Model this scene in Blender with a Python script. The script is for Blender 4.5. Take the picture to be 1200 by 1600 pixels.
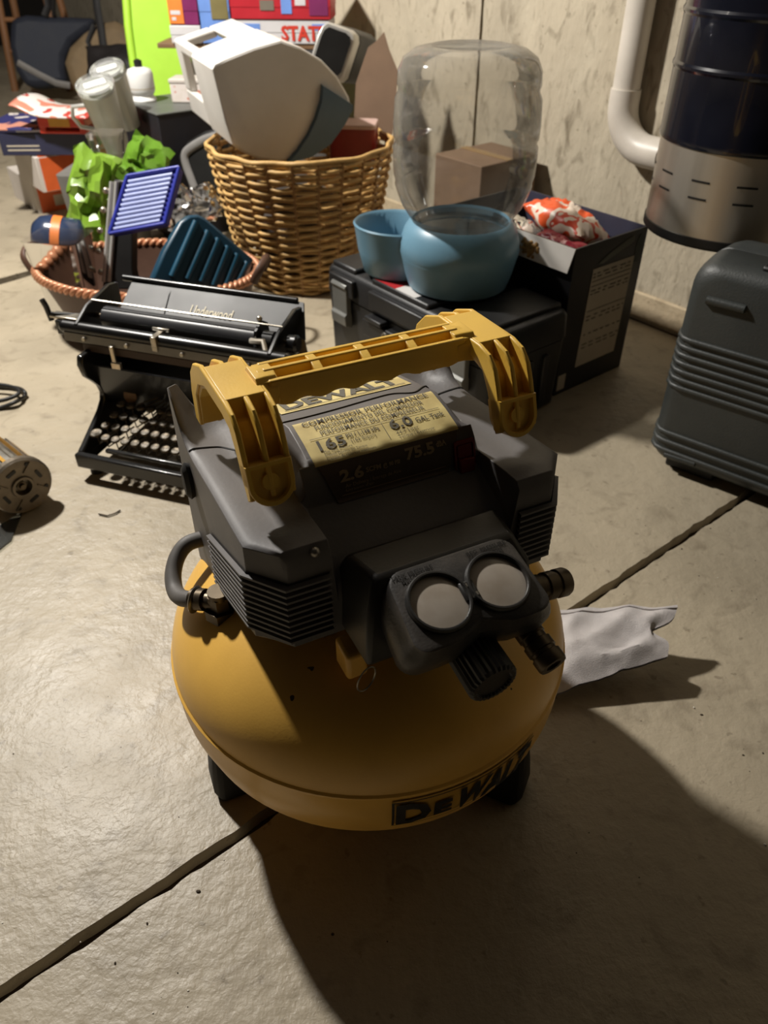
import bpy, bmesh, math, random
from mathutils import Vector, Matrix, noise
random.seed(7)
for _o in list(bpy.data.objects): bpy.data.objects.remove(_o)
SC = bpy.context.scene
COL = SC.collection
R = math.radians

# ---------------------------------------------------------------- camera
FPX = 1202.0; CAMH = 0.82; PITCH = R(38)
cam = bpy.data.cameras.new('camera'); camo = bpy.data.objects.new('camera', cam); COL.objects.link(camo)
camo.location = (0, 0, CAMH); camo.rotation_euler = (R(90) - PITCH, 0, 0)
cam.sensor_fit = 'VERTICAL'; cam.sensor_height = 36; cam.sensor_width = 27; cam.lens = FPX / 1600 * 36
cam.clip_start = 0.02; cam.clip_end = 60
cam.dof.use_dof = True; cam.dof.focus_distance = 0.72; cam.dof.aperture_fstop = 8.0
SC.camera = camo

# ---------------------------------------------------------------- world and light
world = bpy.data.worlds.new('world'); SC.world = world; world.use_nodes = True
bg = world.node_tree.nodes['Background']; bg.inputs[0].default_value = (1.0, 0.80, 0.58, 1); bg.inputs[1].default_value = 0.001
LIGHT = Vector((-1.12, 1.78, 1.76))
ld = bpy.data.lights.new('bulb_light', 'POINT'); ld.energy = 228; ld.shadow_soft_size = 0.06; ld.color = (1.0, 0.955, 0.885)
lo = bpy.data.objects.new('bulb_light', ld); COL.objects.link(lo); lo.location = LIGHT
vs = SC.view_settings
SC.display_settings.display_device = 'sRGB'
vs.view_transform = 'Standard'; vs.look = 'None'; vs.gamma = 1.0; vs.use_curve_mapping = False; vs.exposure = 0.0

# ---------------------------------------------------------------- measuring helpers
_F = Vector((0, math.cos(PITCH), -math.sin(PITCH))); _U = Vector((0, math.sin(PITCH), math.cos(PITCH))); _C = Vector((0, 0, CAMH))
def _ray(u, v): return _F + Vector((1, 0, 0)) * ((u - 600) / FPX) + _U * ((800 - v) / FPX)
def atz(u, v, z=0.0):
    d = _ray(u, v); return _C + d * ((z - CAMH) / d.z)
def aty(u, v, y):
    d = _ray(u, v); return _C + d * (y / d.y)
def atp(u, v, p0, n):
    d = _ray(u, v); n = Vector(n); return _C + d * ((Vector(p0) - _C).dot(n) / d.dot(n))
WD = Vector((0.62, -0.785, 0)).normalized()      # along the back wall, towards the right
AD = Vector((0.785, 0.62, 0)).normalized()       # towards the back wall
WYAW = math.atan2(WD.y, WD.x)
def wa(w, a, z=0.0): return WD * w + AD * a + Vector((0, 0, z))

# ---------------------------------------------------------------- materials
def S(r, g, b):
    f = lambda c: (c / 255 / 12.92) if c / 255 <= 0.04045 else ((c / 255 + 0.055) / 1.055) ** 2.4
    return (f(r), f(g), f(b))
def mat(name, col, rough=0.5, metal=0.0, var=0.12, scale=18.0, bump=0.0, bscale=160.0, dirt=None, dirt_amt=0.4, dscale=9.0, spec=0.5, coat=0.0, stretch=(1, 1, 1), rvar=0.08, detail=5.0):
    m = bpy.data.materials.new(name); m.use_nodes = True; nt = m.node_tree; N = nt.nodes; L = nt.links
    b = N['Principled BSDF']
    tc = N.new('ShaderNodeTexCoord'); mp = N.new('ShaderNodeMapping'); mp.inputs['Scale'].default_value = stretch
    L.new(tc.outputs['Object'], mp.inputs['Vector'])
    nz = N.new('ShaderNodeTexNoise'); nz.inputs['Scale'].default_value = scale; nz.inputs['Detail'].default_value = detail
    L.new(mp.outputs[0], nz.inputs['Vector'])
    rp = N.new('ShaderNodeValToRGB'); rp.color_ramp.elements[0].position = 0.3; rp.color_ramp.elements[1].position = 0.7
    rp.color_ramp.elements[0].color = (*[c * (1 - var) for c in col], 1); rp.color_ramp.elements[1].color = (*[min(1, c * (1 + var)) for c in col], 1)
    L.new(nz.outputs['Fac'], rp.inputs[0]); out = rp.outputs[0]
    if dirt:
        n2 = N.new('ShaderNodeTexNoise'); n2.inputs['Scale'].default_value = dscale; n2.inputs['Detail'].default_value = 6
        L.new(tc.outputs['Object'], n2.inputs['Vector'])
        r2 = N.new('ShaderNodeValToRGB'); r2.color_ramp.elements[0].position = 0.42; r2.color_ramp.elements[1].position = 0.66
        r2.color_ramp.elements[0].color = (0, 0, 0, 1); r2.color_ramp.elements[1].color = (dirt_amt,) * 3 + (1,)
        L.new(n2.outputs['Fac'], r2.inputs[0])
        mx = N.new('ShaderNodeMix'); mx.data_type = 'RGBA'; mx.inputs[7].default_value = (*dirt, 1)
        L.new(r2.outputs[0], mx.inputs[0]); L.new(out, mx.inputs[6]); out = mx.outputs[2]
    L.new(out, b.inputs['Base Color'])
    rr = N.new('ShaderNodeMapRange'); rr.inputs[3].default_value = max(0.02, rough - rvar); rr.inputs[4].default_value = min(1, rough + rvar)
    L.new(nz.outputs['Fac'], rr.inputs[0]); L.new(rr.outputs[0], b.inputs['Roughness'])
    b.inputs['Metallic'].default_value = metal; b.inputs['Specular IOR Level'].default_value = spec; b.inputs['Coat Weight'].default_value = coat
    if bump:
        n3 = N.new('ShaderNodeTexNoise'); n3.inputs['Scale'].default_value = bscale; n3.inputs['Detail'].default_value = 4
        L.new(mp.outputs[0], n3.inputs['Vector'])
        bp = N.new('ShaderNodeBump'); bp.inputs['Strength'].default_value = bump; bp.inputs['Distance'].default_value = 0.004
        L.new(n3.outputs['Fac'], bp.inputs['Height']); L.new(bp.outputs[0], b.inputs['Normal'])
    return m
def clear_mat(name, tint=(0.9, 0.9, 0.9), haze=0.06, hazecol=(0.7, 0.7, 0.68), rough=0.05, gloss=1.0):
    """thin clear plastic: one wall lets light straight through, with a Fresnel gloss and a little haze"""
    m = bpy.data.materials.new(name); m.use_nodes = True; nt = m.node_tree; N = nt.nodes; L = nt.links
    N.remove(N['Principled BSDF']); o = N['Material Output']
    tr = N.new('ShaderNodeBsdfTransparent'); tr.inputs[0].default_value = (*tint, 1)
    df = N.new('ShaderNodeBsdfDiffuse'); df.inputs[0].default_value = (*hazecol, 1)
    gl = N.new('ShaderNodeBsdfGlossy'); gl.inputs['Roughness'].default_value = rough
    fr = N.new('ShaderNodeFresnel'); fr.inputs[0].default_value = 1.5
    lw = N.new('ShaderNodeLayerWeight'); lw.inputs[0].default_value = 0.35
    mu = N.new('ShaderNodeMath'); mu.operation = 'MULTIPLY_ADD'; mu.inputs[1].default_value = 0.3; mu.inputs[2].default_value = haze
    L.new(lw.outputs['Facing'], mu.inputs[0])
    tc = N.new('ShaderNodeTexCoord'); nz = N.new('ShaderNodeTexNoise'); nz.inputs['Scale'].default_value = 12; L.new(tc.outputs['Object'], nz.inputs['Vector'])
    m2 = N.new('ShaderNodeMath'); m2.operation = 'MULTIPLY'; L.new(mu.outputs[0], m2.inputs[0]); L.new(nz.outputs['Fac'], m2.inputs[1])
    a = N.new('ShaderNodeMixShader'); L.new(m2.outputs[0], a.inputs[0]); L.new(tr.outputs[0], a.inputs[1]); L.new(df.outputs[0], a.inputs[2])
    g = N.new('ShaderNodeMath'); g.operation = 'MULTIPLY'; g.inputs[1].default_value = gloss; L.new(fr.outputs[0], g.inputs[0])
    b = N.new('ShaderNodeMixShader'); L.new(g.outputs[0], b.inputs[0]); L.new(a.outputs[0], b.inputs[1]); L.new(gl.outputs[0], b.inputs[2])
    L.new(b.outputs[0], o.inputs['Surface'])
    return m
def concrete(name, base, dark, rough=0.5, bump=0.25, streak=1.0, scale=5.0, light=None, spec=0.5, fine=0.0, mottle=0.55):
    m = bpy.data.materials.new(name); m.use_nodes = True; nt = m.node_tree; N = nt.nodes; L = nt.links
    b = N['Principled BSDF']; tc = N.new('ShaderNodeTexCoord'); mp = N.new('ShaderNodeMapping'); mp.inputs['Scale'].default_value = (1, 1, streak)
    L.new(tc.outputs['Object'], mp.inputs['Vector'])
    def nz(s, d, src=mp.outputs[0], dist=0.0):
        n = N.new('ShaderNodeTexNoise'); n.inputs['Scale'].default_value = s; n.inputs['Detail'].default_value = d; n.inputs['Distortion'].default_value = dist
        L.new(src, n.inputs['Vector']); return n
    def ramp(src, p0, p1, c0, c1):
        r = N.new('ShaderNodeValToRGB'); r.color_ramp.elements[0].position = p0; r.color_ramp.elements[1].position = p1
        r.color_ramp.elements[0].color = (*c0, 1); r.color_ramp.elements[1].color = (*c1, 1); L.new(src, r.inputs[0]); return r.outputs[0]
    def mixc(f, a, bcol):
        x = N.new('ShaderNodeMix'); x.data_type = 'RGBA'; L.new(f, x.inputs[0]); L.new(a, x.inputs[6]); x.inputs[7].default_value = (*bcol, 1); return x.outputs[2]
    c = ramp(nz(scale, 8, dist=0.4).outputs['Fac'], 0.32, 0.68, [x * 0.86 for x in base], [min(1, x * 1.12) for x in base])
    c = mixc(ramp(nz(scale * 5, 7, dist=0.8).outputs['Fac'], 0.54, 0.78, (0, 0, 0), (mottle,) * 3), c, dark)
    c = mixc(ramp(nz(scale * 14, 3, tc.outputs['Object']).outputs['Fac'], 0.66, 0.72, (0, 0, 0), (0.5,) * 3), c, dark)
    c = mixc(ramp(nz(scale * 2.3, 6).outputs['Fac'], 0.55, 0.8, (0, 0, 0), (0.5,) * 3), c, light or [min(1, x * 1.3) for x in base])
    L.new(c, b.inputs['Base Color'])
    rr = N.new('ShaderNodeMapRange'); rr.inputs[3].default_value = rough - 0.1; rr.inputs[4].default_value = rough + 0.12
    L.new(nz(scale * 3, 5).outputs['Fac'], rr.inputs[0]); L.new(rr.outputs[0], b.inputs['Roughness']); b.inputs['Specular IOR Level'].default_value = spec
    b1 = N.new('ShaderNodeBump'); b1.inputs['Strength'].default_value = bump; b1.inputs['Distance'].default_value = 0.006
    L.new(nz(scale * 13, 6).outputs['Fac'], b1.inputs['Height'])
    b2 = N.new('ShaderNodeBump'); b2.inputs['Strength'].default_value = bump * 0.6; b2.inputs['Distance'].default_value = 0.012
    L.new(nz(scale * 3.5, 4).outputs['Fac'], b2.inputs['Height']); L.new(b1.outputs[0], b2.inputs['Normal']); last = b2
    if fine:
        b3 = N.new('ShaderNodeBump'); b3.inputs['Strength'].default_value = fine; b3.inputs['Distance'].default_value = 0.002
        L.new(nz(scale * 45, 3, dist=0.6).outputs['Fac'], b3.inputs['Height']); L.new(b2.outputs[0], b3.inputs['Normal']); last = b3
    L.new(last.outputs[0], b.inputs['Normal'])
    return m

# ---------------------------------------------------------------- mesh builder
class MB:
    def __init__(s): s.v = []; s.f = []
    def add(s, vs, fs, M=None):
        o = len(s.v)
        for p in vs:
            p = Vector(p); s.v.append(M @ p if M is not None else p)
        for f in fs: s.f.append(tuple(i + o for i in f))
        return s
    def box(s, x0, x1, y0, y1, z0, z1, M=None):
        v = [(x, y, z) for z in (z0, z1) for y in (y0, y1) for x in (x0, x1)]
        return s.add(v, [(0, 2, 3, 1), (4, 5, 7, 6), (0, 1, 5, 4), (2, 6, 7, 3), (0, 4, 6, 2), (1, 3, 7, 5)], M)
    def loft(s, rings, cap0=True, cap1=True, closed=True, M=None):
        n = len(rings[0]); v = [p for r in rings for p in r]; f = []
        for k in range(len(rings) - 1):
            for i in range(n if closed else n - 1):
                j = (i + 1) % n; f.append((k * n + i, k * n + j, (k + 1) * n + j, (k + 1) * n + i))
        if cap0: f.append(tuple(range(n))[::-1])
        if cap1: f.append(tuple((len(rings) - 1) * n + i for i in range(n)))
        return s.add(v, f, M)
    def prism(s, poly, h0, h1, M=None):
        return s.loft([[(x, y, h0) for x, y in poly], [(x, y, h1) for x, y in poly]], M=M)
    def lathe(s, prof, n=32, M=None, cap0=True, cap1=True, sx=1, sy=1):
        rings = [[(r * math.cos(2 * math.pi * i / n) * sx, r * math.sin(2 * math.pi * i / n) * sy, z) for i in range(n)] for r, z in prof]
        return s.loft(rings, cap0, cap1, M=M)
    def cyl(s, p0, p1, r0, r1=None, n=20, cap=True, M=None):
        p0 = Vector(p0); p1 = Vector(p1); r1 = r0 if r1 is None else r1
        q = (p1 - p0).to_track_quat('Z', 'Y').to_matrix().to_4x4(); q.translation = p0
        if M is not None: q = M @ q
        return s.lathe([(r0, 0), (r1, (p1 - p0).length)], n, q, cap, cap)
    def tube(s, pts, r, n=8, closed=False, cap=True, M=None, flat=1.0):
        pts = [Vector(p) for p in pts]; m = len(pts); rings = []; up = None
        for i, p in enumerate(pts):
            a = pts[(i - 1) % m] if (closed or i > 0) else p; b = pts[(i + 1) % m] if (closed or i < m - 1) else p
            t = (b - a)
            if t.length < 1e-9: t = Vector((0, 0, 1))
            t.normalize()
            if up is None:
                up = Vector((0, 0, 1)) if abs(t.z) < 0.9 else Vector((1, 0, 0))
            x = up - t * up.dot(t)
            if x.length < 1e-6: x = Vector((1, 0, 0)) - t * t.x
            x.normalize(); up = x; y = t.cross(x)
            rr = r[i] if isinstance(r, (list, tuple)) else r
            rings.append([p + x * (rr * math.cos(2 * math.pi * k / n)) + y * (rr * flat * math.sin(2 * math.pi * k / n)) for k in range(n)])
        if closed: rings.append(rings[0])
        return s.loft(rings, cap and not closed, cap and not closed, M=M)
    def grid(s, fn, nu, nv, M=None, closed_u=False):
        v = [fn(i / nu, j / nv) for j in range(nv + 1) for i in range(nu + 1)]
        f = [(j * (nu + 1) + i, j * (nu + 1) + i + 1, (j + 1) * (nu + 1) + i + 1, (j + 1) * (nu + 1) + i) for j in range(nv) for i in range(nu)]
        return s.add(v, f, M)
    def sphere(s, c, r, n=16, m=10, M=None, sc=(1, 1, 1)):
        c = Vector(c)
        return s.loft([[c + Vector((r * sc[0] * math.sin(t) * math.cos(2 * math.pi * i / n), r * sc[1] * math.sin(t) * math.sin(2 * math.pi * i / n), -r * sc[2] * math.cos(t))) for i in range(n)]
                       for t in [math.pi * (k + 0.15) / (m + 0.3) for k in range(m + 1)]], M=M)
    def text(s, body, size, fn, bold=0.0, width=None, align='LEFT', space=1.0):
        c = bpy.data.curves.new('t', 'FONT'); c.body = body; c.size = size; c.offset = bold; c.resolution_u = 2; c.fill_mode = 'FRONT' if hasattr(c, 'fill_mode') else 'BOTH'
        c.space_character = space
        o = bpy.data.objects.new('t', c); COL.objects.link(o)
        dg = bpy.context.evaluated_depsgraph_get(); me = bpy.data.meshes.new_from_object(o.evaluated_get(dg))
        xs = [v.co.x for v in me.vertices] or [0]; x0, x1 = min(xs), max(xs)
        k = (width / (x1 - x0)) if width and x1 > x0 else 1.0
        off = 0 if align == 'LEFT' else -(x1 - x0) * k / 2 if align == 'CENTER' else -(x1 - x0) * k
        s.add([fn((v.co.x - x0) * k + off, v.co.y) for v in me.vertices], [tuple(p.vertices) for p in me.polygons])
        bpy.data.objects.remove(o); bpy.data.curves.remove(c); bpy.data.meshes.remove(me)
        return s
    def mesh(s, name, inv=None, smooth=32):
        me = bpy.data.meshes.new(name)
        me.from_pydata([tuple(inv @ p) if inv is not None else tuple(p) for p in s.v], [], s.f)
        bm = bmesh.new(); bm.from_mesh(me)
        bmesh.ops.remove_doubles(bm, verts=bm.verts, dist=1e-6)
        bmesh.ops.recalc_face_normals(bm, faces=bm.faces); bm.to_mesh(me); bm.free()
        if smooth:
            me.polygons.foreach_set('use_smooth', [True] * len(me.polygons)); me.set_sharp_from_angle(angle=R(smooth))
        return me
    def build(s, name, m, parent=None, bevel=0, seg=2, smooth=32, world=False, label=None, sub=0, kind=None, solid=0):
        inv = None
        if world and parent is not None: inv = WM(parent).inverted()
        me = s.mesh(name, inv, smooth); o = bpy.data.objects.new(name, me); COL.objects.link(o)
        if m is not None: me.materials.append(m)
        if parent is not None: o.parent = parent
        if solid:
            md = o.modifiers.new('thickness', 'SOLIDIFY'); md.thickness = solid; md.offset = 0
        if sub:
            md = o.modifiers.new('subdivision', 'SUBSURF'); md.levels = sub; md.render_levels = sub
        if bevel:
            md = o.modifiers.new('bevel', 'BEVEL'); md.width = bevel; md.segments = seg; md.limit_method = 'ANGLE'; md.angle_limit = R(40); md.harden_normals = False
        if label: o['label'] = label
        if kind: o['kind'] = kind
        return o
def WM(o):
    M = Matrix.LocRotScale(o.location, o.rotation_euler, o.scale)
    return WM(o.parent) @ M if o.parent else M
def tag(o, label, cat, group=None, kind=None):
    o['label'] = label; o['category'] = cat
    if group: o['group'] = group
    if kind: o['kind'] = kind
    return o
def thing(name, label, cat, loc=(0, 0, 0), rz=0.0, group=None, rot=None):
    o = bpy.data.objects.new(name, None); o.empty_display_size = 0.05; COL.objects.link(o)
    o.location = loc; o.rotation_euler = rot if rot is not None else (0, 0, rz)
    return tag(o, label, cat, group)
def struct(o): o['kind'] = 'structure'; return o
def lerp(tab, x):
    if x <= tab[0][0]: return tab[0][1]
    for (a, b), (c, d) in zip(tab, tab[1:]):
        if x <= c: return b + (d - b) * (x - a) / (c - a)
    return tab[-1][1]
def sst(a, b, x):
    t = max(0, min(1, (x - a) / (b - a))); return t * t * (3 - 2 * t)
def rrect(x0, x1, y0, y1, r, n=5):
    pts = []
    for cx, cy, a0 in ((x1 - r, y1 - r, 0), (x0 + r, y1 - r, 90), (x0 + r, y0 + r, 180), (x1 - r, y0 + r, 270)):
        for k in range(n + 1):
            t = R(a0 + 90 * k / n); pts.append((cx + r * math.cos(t), cy + r * math.sin(t)))
    return pts
def rot2(p, c, ang):
    return None

# ================================================================ the room
m_floor = concrete('floor_concrete', S(172, 160, 138), S(112, 100, 82), rough=0.44, bump=0.30, scale=4.0, light=S(188, 176, 154), fine=0.26)
m_wall = concrete('wall_concrete', S(184, 173, 152), S(118, 107, 88), rough=0.8, bump=0.5, streak=0.45, scale=6.0, light=S(206, 196, 174), spec=0.3, mottle=1.0)
m_joint = mat('joint_dirt', S(58, 46, 34), 0.95, var=0.35, scale=60, bump=0.5)
m_foot = concrete('footing_concrete', S(196, 178, 148), S(140, 120, 92), rough=0.8, bump=0.3, scale=7)
m_far = mat('far_wall_dark', S(26, 22, 18), 0.95, var=0.2)  # unseen walls coloured near black to keep bounced light out of the shadows
m_ceil = mat('ceiling_boards', S(24, 19, 15), 0.9, var=0.15)  # unseen ceiling set near black as well, to cut bounced light

floor = struct(MB().box(-7, 7, -5, 9, -0.10, -0.022).build('floor', m_joint))
def ragged(p0, p1, amp, step=0.012, seed=0):
    p0 = Vector(p0); p1 = Vector(p1); n = int((p1 - p0).length / step); t = (p1 - p0).normalized(); nn = Vector((-t.y, t.x, 0)); out = []
    for i in range(n + 1):
        p = p0.lerp(p1, i / n)
        out.append(p + nn * amp * (noise.noise(p * 38 + Vector((seed, 0, 0))) * 1.5 + noise.noise(p * 130 + Vector((seed, 5, 0)))))
    return out
def slab(pts, z1=0.0, z0=-0.021):
    b = MB(); b.loft([[(p.x, p.y, z0) for p in pts], [(p.x, p.y, z1) for p in pts]])
    return b.build('slab', m_floor, floor, smooth=0)
SEAM = -0.462            # w of the cut that runs past the compressor
sB0 = atz(0, 441); sB1 = atz(54, 423); dB = (sB1 - sB0).normalized(); dB = (dB + AD).normalized()
def seamB(a, off=0):     # far cut, left
    return sB0 + dB * (a - sB0.dot(AD)) / dB.dot(AD) + WD * off
A0, A1 = -4.6, 1.642
slab([*ragged(wa(SEAM + 0.0075, A1), wa(SEAM + 0.0075, A0), 0.0022, seed=1), wa(4.0, A0), wa(4.0, A1)])
slab([*ragged(wa(SEAM - 0.0075, A0), wa(SEAM - 0.0075, A1), 0.0018, seed=3), *ragged(seamB(A1, 0.016), seamB(A0, 0.016), 0.002, 0.03, seed=5)])
slab([*ragged(seamB(A0, -0.016), seamB(A1, -0.016), 0.002, 0.03, seed=8), wa(-7.2, A1), wa(-7.2, A0)], z1=0.004)

WA = 1.648
WE = -3.05; WA2 = 2.45      # the back wall steps back behind the clutter
wall = struct(MB().box(WE + 0.01, 4.2, WA + 0.03, WA + 0.2, -0.02, 2.45, Matrix.Rotation(WYAW, 4, 'Z')).build('wall_back', m_joint))
struct(MB().box(-7.4, WE, WA2, WA2 + 0.2, -0.02, 2.45, Matrix.Rotation(WYAW, 4, 'Z')).build('wall_recess', m_wall))
struct(MB().box(WE, WE + 0.2, WA + 0.2, WA2 + 0.2, -0.02, 2.45, Matrix.Rotation(WYAW, 4, 'Z')).build('wall_return', m_wall))
slab([wa(-7.2, A1 - 0.001), wa(WE, A1 - 0.001), wa(WE, WA2), wa(-7.2, WA2)], z1=0.004)
CRK = atp(754, 10, wa(0, WA), AD).dot(WD)
MW = Matrix.Rotation(WYAW, 4, 'Z')
def wpanel(w0, w1, rag0=False, rag1=False):
    b = MB(); zs = [0 + 2.45 * i / 120 for i in range(121)]
    l = [(w0 + (0.0022 * noise.noise(Vector((3, z * 25, 0))) if rag0 else 0), z) for z in zs]; r = [(w1 + (0.0022 * noise.noise(Vector((9, z * 25, 0))) if rag1 else 0), z) for z in zs]
    poly = l + r[::-1]
    b.loft([[(x, WA, z) for x, z in poly], [(x, WA + 0.032, z) for x, z in poly]], M=MW)
    return b.build('panel', m_wall, wall, smooth=0)
wpanel(WE, CRK - 0.005, rag1=True); wpanel(CRK + 0.005, 4.2, rag0=True)
b = MB()
for k in range(4): b.box(WE, 4.2, WA - 0.006, WA + 0.01, 0.010, 0.072, MW); break
struct(b.build('trim_1', m_foot, bevel=0.004))
struct(MB().box(-7.5, -7.3, -4.7, WA2 + 0.2, -0.02, 2.45, MW).build('wall_left', m_far))
struct(MB().box(4.0, 4.2, -4.7, WA2 + 0.2, -0.02, 2.45, MW).build('wall_right', m_far))
struct(MB().box(-7.4, 4.2, -4.8, -4.6, -0.02, 2.45, MW).build('wall_front', m_far))
struct(MB().box(-7.5, 4.2, -4.8, WA2 + 0.2, 2.45, 2.55, MW).build('ceiling', m_ceil))
m_porc = mat('porcelain', S(225, 222, 214), 0.3, var=0.03)
lamp = thing('pendant_lamp', 'bare lamp holder hanging on a cord from the ceiling over the clutter', 'lamp', (LIGHT.x, LIGHT.y, 2.45))
MB().lathe([(0.045, 0), (0.045, -0.012), (0.012, -0.026)], 24).build('ceiling_rose', m_porc, lamp)
MB().cyl((0, 0, -0.02), (0, 0, LIGHT.z + 0.12 - 2.45), 0.003, n=8).build('cord', m_porc, lamp)
MB().lathe([(0.004, LIGHT.z + 0.125 - 2.45), (0.020, LIGHT.z + 0.115 - 2.45), (0.022, LIGHT.z + 0.07 - 2.45)], 20).build('lamp_holder', m_porc, lamp)

# ================================================================ air compressor
def chipped_yellow(name):
    m = mat(name, S(244, 192, 92), 0.38, var=0.10, scale=6, dirt=S(176, 128, 50), dirt_amt=0.35, dscale=7, spec=0.5, bump=0.03, bscale=400)
    nt = m.node_tree; N = nt.nodes; L = nt.links; b = N['Principled BSDF']; src = b.inputs['Base Color'].links[0].from_socket
    tc = N.new('ShaderNodeTexCoord'); mp = N.new('ShaderNodeMapping'); mp.inputs['Scale'].default_value = (1, 1, 0.55); mp.inputs['Rotation'].default_value = (0.5, 0.3, 0.2)
    L.new(tc.outputs['Object'], mp.inputs[0])
    n = N.new('ShaderNodeTexNoise'); n.inputs['Scale'].default_value = 60; n.inputs['Detail'].default_value = 2; L.new(mp.outputs[0], n.inputs['Vector'])
    r = N.new('ShaderNodeValToRGB'); r.color_ramp.elements[0].position = 0.755; r.color_ramp.elements[1].position = 0.765; L.new(n.outputs['Fac'], r.inputs[0])
    x = N.new('ShaderNodeMix'); x.data_type = 'RGBA'; x.inputs[7].default_value = (*S(64, 42, 18), 1); L.new(r.outputs[0], x.inputs[0]); L.new(src, x.inputs[6]); L.new(x.outputs[2], b.inputs['Base Color'])
    return m
m_tank = chipped_yellow('tank_yellow')
m_handle = mat('handle_yellow', S(226, 182, 72), 0.42, var=0.06, scale=12, dirt=S(176, 140, 60), dirt_amt=0.3, bump=0.05, bscale=300)
m_shroud = mat('shroud_plastic', S(102, 98, 96), 0.55, var=0.10, scale=9, dirt=S(70, 69, 72), dirt_amt=0.7, dscale=6, bump=0.05, bscale=260, rvar=0.12)
m_shdark = mat('shroud_vent', S(26, 25, 25), 0.7, var=0.1)
m_blk = mat('black_plastic', S(34, 33, 32), 0.42, var=0.12, scale=20, dirt=S(70, 64, 56), dirt_amt=0.35, dscale=14, bump=0.06, bscale=300)
m_pan = mat('panel_plastic', S(40, 39, 39), 0.40, var=0.14, scale=14, dirt=S(96, 90, 84), dirt_amt=0.55, dscale=16, bump=0.08, bscale=420)
m_rub = mat('rubber', S(24, 23, 22), 0.7, var=0.1)
m_cream = mat('label_cream', S(222, 204, 140), 0.55, var=0.05, scale=14, dirt=S(150, 128, 78), dirt_amt=0.5, dscale=30)
m_print = mat('label_print', S(92, 88, 78), 0.6, var=0.1)
m_lbldk = mat('label_dark', S(74, 58, 42), 0.5, var=0.12)
m_lbltx = mat('label_pale_print', S(150, 128, 96), 0.5)
m_hose = mat('hose_rubber', S(96, 92, 88), 0.6, var=0.1, scale=30)
m_steel = mat('dull_steel', S(150, 145, 136), 0.38, 0.9, var=0.15, scale=40)
m_dksteel = mat('dark_steel', S(92, 82, 68), 0.4, 0.85, var=0.2, scale=40)
m_red = mat('switch_red', S(120, 26, 22), 0.4, var=0.1)
m_lens = mat('gauge_lens', S(168, 158, 146), 0.32, var=0.06, scale=22, dirt=S(140, 126, 108), dirt_amt=0.5, dscale=40, coat=0.4)
m_ink = mat('black_ink', S(20, 18, 16), 0.5)
m_brass = mat('brass', S(196, 150, 72), 0.35, 0.9, var=0.12)

CX, CY, CYAW = -0.017, 0.595, R(26)
comp = thing('air_compressor', 'yellow pancake air compressor with dusty black shroud, carry handle and twin gauges', 'air compressor', (CX, CY, 0), CYAW)
# tank
TR = 0.2115
def dome(t): return (TR * math.cos(t) ** 0.92 if math.cos(t) > 0 else 0, 0.200 + 0.118 * math.sin(t) ** 0.98)
prof = [(0.0, 0.052), (0.10, 0.054), (0.155, 0.066), (0.182, 0.092), (0.202, 0.125), (0.2105, 0.155), (0.212, 0.168), (0.212, 0.192), (0.2138, 0.195), (0.2138, 0.1985), (0.2116, 0.2005)] + [dome(math.pi / 2 * k / 22) for k in range(1, 22)] + [(0.0005, 0.318)]
MB().lathe(prof, 96).build('tank', m_tank, comp, smooth=40)
def domez(r): 
    r = min(r, TR * 0.999); return 0.200 + 0.118 * math.sin(math.acos((r / TR) ** (1 / 0.92))) ** 0.98
def rad_at(z):
    best = min(((abs(zz - z), rr) for rr, zz in prof[4:]), key=lambda q: q[0]); return lerp([(zz, rr) for rr, zz in prof[2:12]], z)
# decal on the band
def ontank(a0, zc, lift=0.0006):
    def fn(x, y):
        z = zc + y; r = rad_at(z) + lift; a = a0 + x / 0.212; return (r * math.cos(a), r * math.sin(a), z)
    return fn
AD0 = R(-109.5)
fn = ontank(AD0, 0.150)
pl = MB(); pl.grid(lambda u, v: fn(u * 0.160, -0.004 + v * 0.044), 40, 6); dec = pl.build('decal', mat('decal_yellow', S(196, 150, 58), 0.4, var=0.12), comp, label='DEWALT decal with black letters')
f2 = ontank(AD0, 0.150, 0.0024); t = MB()
t.text('D', 0.048, lambda x, y: f2(0.004 + x, y), bold=0.0022, width=0.033)
t.text('E', 0.030, lambda x, y: f2(0.040 + x, 0.005 + y), bold=0.0014, width=0.018)
t.text('WALT', 0.048, lambda x, y: f2(0.059 + x + y * 0.2, y), bold=0.0022, width=0.090)
for z0, z1 in ((0.0385, 0.0400), (-0.0032, -0.002)):
    t.grid(lambda u, v: f2(u * 0.158, z0 + v * (z1 - z0)), 40, 1)
t.grid(lambda u, v: f2(u * 0.0022, -0.003 + v * 0.042), 1, 4)
t.build('decal_lettering', m_ink, dec)
# rubber feet
for a in (176, -50, 62):
    M = Matrix.Rotation(R(a), 4, 'Z'); f = MB()
    sec = lambda x0, x1, hw, z: [(x0, -hw, z), (x1, -hw, z), (x1 + 0.006, -hw * 0.6, z), (x1 + 0.006, hw * 0.6, z), (x1, hw, z), (x0, hw, z)]
    f.loft([sec(0.140, 0.192, 0.026, 0.0), sec(0.140, 0.195, 0.028, 0.012), sec(0.140, 0.192, 0.024, 0.045), sec(0.150, 0.188, 0.018, 0.080)], M=M)
    ft = f.build('foot', m_rub, comp, bevel=0.004)
    MB().box(0.165, 0.196, -0.012, 0.012, 0.08, 0.105, M).build('foot_strap', m_blk, ft, bevel=0.003)
# saddle under the shroud
MB().loft([[(x, y, z) for x, y in rrect(-0.10 * k, 0.10 * k, -0.085 * k, 0.11 * k, 0.03)] for z, k in ((0.27, 1.05), (0.36, 1.0))]).build('saddle', m_shdark, comp)

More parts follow.
